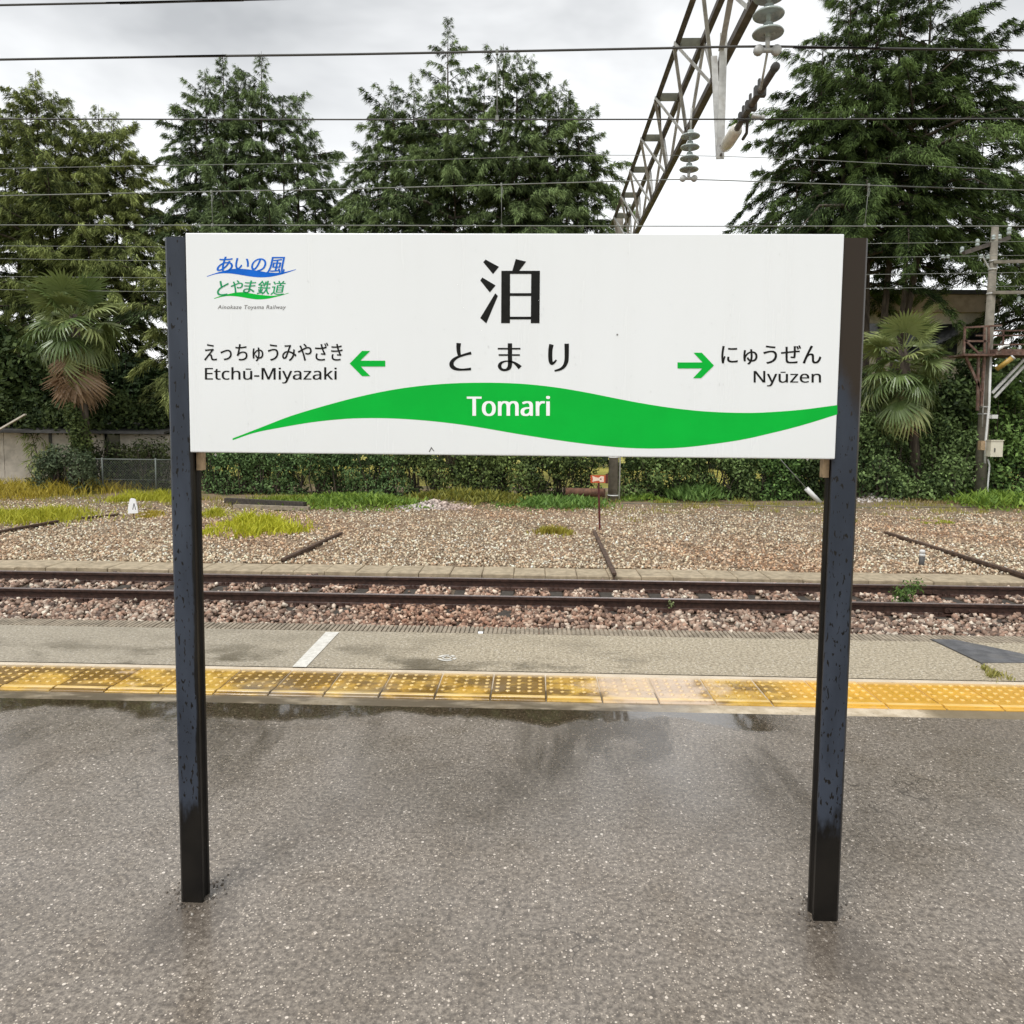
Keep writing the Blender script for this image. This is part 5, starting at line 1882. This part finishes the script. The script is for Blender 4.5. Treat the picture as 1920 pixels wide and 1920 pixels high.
# shed at the left
YW = 25.2
sx0, sx1 = at(-160, 860, YW)[0], at(318, 860, YW)[0]
shed = thing('shed', ((sx0 + sx1) / 2, YW, ZB), 'beige panelled shed half hidden by trees at the left edge', 'shed')
bz0, bz1 = -1.15, at(60, 812, YW)[2]
dx0, dx1 = at(195, 850, YW)[0], at(226, 850, YW)[0]
edges = [at(p_, 860, YW)[0] for p_ in (-160, -80, 8, 94)]
for i in range(3):
    MB().box((edges[i] + .01, YW, bz0), (edges[i + 1] - .01, YW + .08, bz1)).build('wall_panel', M['siding'], shed)
MB().box((edges[3] + .09, YW, bz0), (dx0, YW + .08, bz1)).build('wall_panel', M['siding'], shed)
MB().box((dx1, YW, bz0), (sx1, YW + .08, bz1)).build('wall_panel', M['siding'], shed)
q = MB()
for i in range(7):
    z = bz0 + .3 + i * .26
    q.box((sx0, YW - .012, z), (edges[3], YW - .001, z + .012))
q.build('batten', M['siding'], shed)
MB().box((edges[3] - .01, YW - .03, bz0), (edges[3] + .09, YW + .09, bz1 + .1)).build('pillar', M['roof'], shed)
MB().box((dx0, YW + .10, bz0), (dx1, YW + .14, bz1)).build('doorway_shade', M['glass'], shed)  # dark panel standing in for the shade within the doorway
q = MB()
q._add([(sx0 - .4, YW - .75, bz1 + .02), (sx1 + .2, YW - .75, bz1 + .02), (sx1 + .2, YW + 3.5, bz1 + .55), (sx0 - .4, YW + 3.5, bz1 + .55),
        (sx0 - .4, YW - .75, bz1 + .10), (sx1 + .2, YW - .75, bz1 + .10), (sx1 + .2, YW + 3.5, bz1 + .63), (sx0 - .4, YW + 3.5, bz1 + .63)],
       [(0, 3, 2, 1), (4, 5, 6, 7), (0, 1, 5, 4), (1, 2, 6, 5), (2, 3, 7, 6), (3, 0, 4, 7)])
q.build('roof', M['roof'], shed)
MB().bar(at(-30, 822, 24.3), at(48, 777, 24.3), .10, .05).build('barge_board', M['siding'], shed)

# flat roofed building behind the right palm
YH = 34.0
hx0, hx1 = at(1600, 560, YH)[0], at(1872, 560, YH)[0]
hz0, hz1, hz2 = at(1740, 585, YH)[2], at(1740, 552, YH)[2], at(1740, 544, YH)[2]
hb = thing('building', ((hx0 + hx1) / 2, YH, ZB), 'flat roofed building with a pale band behind the right palm', 'building')
MB().box((hx0, YH + .25, -1.2), (hx1, YH + 6, hz0)).build('wall', M['siding'], hb)
MB().box((hx0 - .1, YH, hz0 + .002), (hx1 + .1, YH + 6.1, hz1)).build('fascia', M['fascia'], hb)
MB().box((hx0 - .25, YH - .15, hz1 + .002), (hx1 + .25, YH + 6.3, hz2)).build('roof', M['roof'], hb)
for k in range(4):
    X = hx0 + .5 + k * 1.55
    w_ = MB().box((X, YH + .20, hz0 - 1.9), (X + 1.2, YH + .248, hz0 - .5)).build('window', M['glass'], hb)
    MB().box((X - .06, YH + .18, hz0 - 1.98), (X + 1.26, YH + .247, hz0 - 1.902)).build('sill', M['conc'], w_)

# utility pole with a rusty service platform, right
YU = 24.0
ub = at(1836, 925, YU)
ut = at(1866, 424, YU)
up_ = thing('utility_pole', (ub[0], YU, ZB), 'concrete utility pole with a rusty railed platform and a white box at the right edge', 'utility pole')


def U(px, py, dy=0.0):
    p_ = at(px, py, YU)
    return np.array([p_[0], YU + dy, p_[2]])


MB().tube([(ub[0], YU, -1.1), ut], .185, 16, .10).build('pole', M['conc'], up_)
MB().bar(U(1798, 478, -.25), U(1902, 442, .25), .10, .12).build('crossarm', M['brownsteel'], up_)
MB().bar(U(1842, 480), U(1856, 506), .04, .04).build('arm_brace', M['galv'], up_)
MB().bar(U(1858, 493, -.13), U(1990, 490, -.13), .07, .10).build('crossarm', M['conc'], up_)
MB().bar(U(1856, 550, -.13), U(1990, 549, -.13), .07, .10).build('crossarm', M['conc'], up_)
for px, py, h_, r_ in ((1890, 434, .30, .075), (1831, 456, .28, .07), (1802, 470, .26, .07), (1861, 446, .20, .07), (1872, 445, .20, .07), (1837, 482, .16, .07), (1850, 483, .16, .07), (1908, 562, .24, .06), (1776, 482, .14, .06), (1766, 482, .14, .06)):
    h_, r_ = h_ * .85, r_ * .85
    p = U(px, py, -.05)
    MB().lathe((p[0], p[1], p[2] - h_ / 2), (0, 0, 1), [(r_ * .4, 0), (r_, .02), (r_, h_ * .35), (r_ * .75, h_ * .42), (r_, h_ * .5), (r_, h_ * .85), (r_ * .5, h_)], 10).build('insulator', M['porcelain'], up_)
for py in (490, 505, 550, 762, 775):
    f_ = (925 - py) / 501
    p = ub * (1 - f_) + ut * f_
    MB().lathe((p[0], YU, p[2]), (0, 0, 1), [(.12, 0), (.19 - .085 * f_ + .01, .002), (.19 - .085 * f_ + .01, .05), (.12, .052)], 14).build('band', M['galv'], up_)
q = MB()
for (a, b_) in (((1795, 617), (1865, 613)), ((1797, 617), (1795, 668)), ((1833, 616), (1833, 664)), ((1841, 615), (1841, 665)), ((1797, 640), (1822, 664)), ((1797, 642), (1840, 642))):
    q.bar(U(*a, -.35), U(*b_, -.35), .055, .055)
for (a, b_) in (((1862, 617), (1990, 616)), ((1846, 626), (1990, 626)), ((1898, 618), (1898, 650)), ((1862, 644), (1990, 642)), ((1960, 618), (1960, 650))):
    q.bar(U(*a, .45), U(*b_, .45), .045, .045)
q.build('railing', M['rust'], up_)
p0, p1 = U(1792, 668), U(1990, 652)
MB().box((p0[0], YU - .45, p0[2] - .02), (U(1850, 660)[0], YU + .5, p0[2] + .04)).build('deck', M['rust'], up_)
MB().box((U(1850, 660)[0], YU - .5, p0[2] + .0), (p1[0], YU + .5, p0[2] + .19)).build('deck_beam', M['rust'], up_)
MB().tube([U(1852, 660, -.52), U(1862, 652, -.55), U(1872, 651, -.52)], .03, 6).build('cable_loop', M['pvc'], up_)
for a, b_, m_ in (((1803, 670), (1832, 735), 'rust'), ((1838, 668), (1832, 762), 'rust'), ((1918, 668), (1852, 738), 'galv'), ((1926, 672), (1856, 746), 'galv'), ((1827, 668), (1825, 770), 'rust')):
    MB().bar(U(*a, -.22), U(*b_, -.22), .07, .07).build('brace', M[m_], up_)
MB().tube([U(1849, 668, -.24), U(1846, 760, -.24), U(1839, 830, -.24), U(1838, 868, -.24)], .036, 8).build('conduit', M['pvc'], up_)
MB().tube([U(1843, 860, -.26), U(1846, 872, -.26), U(1843, 905, -.26), U(1842, 935, -.26)], .026, 8).build('conduit', M['pvc'], up_)
MB().tube([U(1840, 668, -.22), U(1836, 740, -.22), U(1834, 800, -.22)], .022, 6).build('conduit', M['galv'], up_)
b0_, b1_ = U(1838, 855), U(1862, 826)
bx_ = MB().box((b0_[0], YU - .52, b0_[2]), (b1_[0], YU - .27, b1_[2])).build('box', M['cream'], up_)
MB().box((b0_[0] - .015, YU - .54, b1_[2]), (b1_[0] + .015, YU - .26, b1_[2] + .025)).build('lid', M['cream'], bx_)
MB().box((U(1845, 841)[0], YU - .535, U(1845, 846)[2]), (U(1847, 841)[0], YU - .521, U(1845, 839)[2])).build('handle', M['wire'], bx_)
b0_, b1_ = U(1824, 843), U(1833, 826)
MB().box((b0_[0], YU - .42, b0_[2]), (b1_[0], YU - .25, b1_[2])).build('box', M['timber'], up_)
b0_, b1_ = U(1845, 785), U(1856, 778)
MB().box((b0_[0], YU - .42, b0_[2]), (b1_[0], YU - .25, b1_[2])).build('junction', M['pvc'], up_)
MB().tube([U(1857, 694, -.3), U(1877, 674, -.55)], .075, 10).build('lamp', M['brass'], up_)
MB().tube([U(1877, 674, -.55), U(1879, 672, -.57)], .08, 10).build('lamp_cap', M['pvc'], up_)
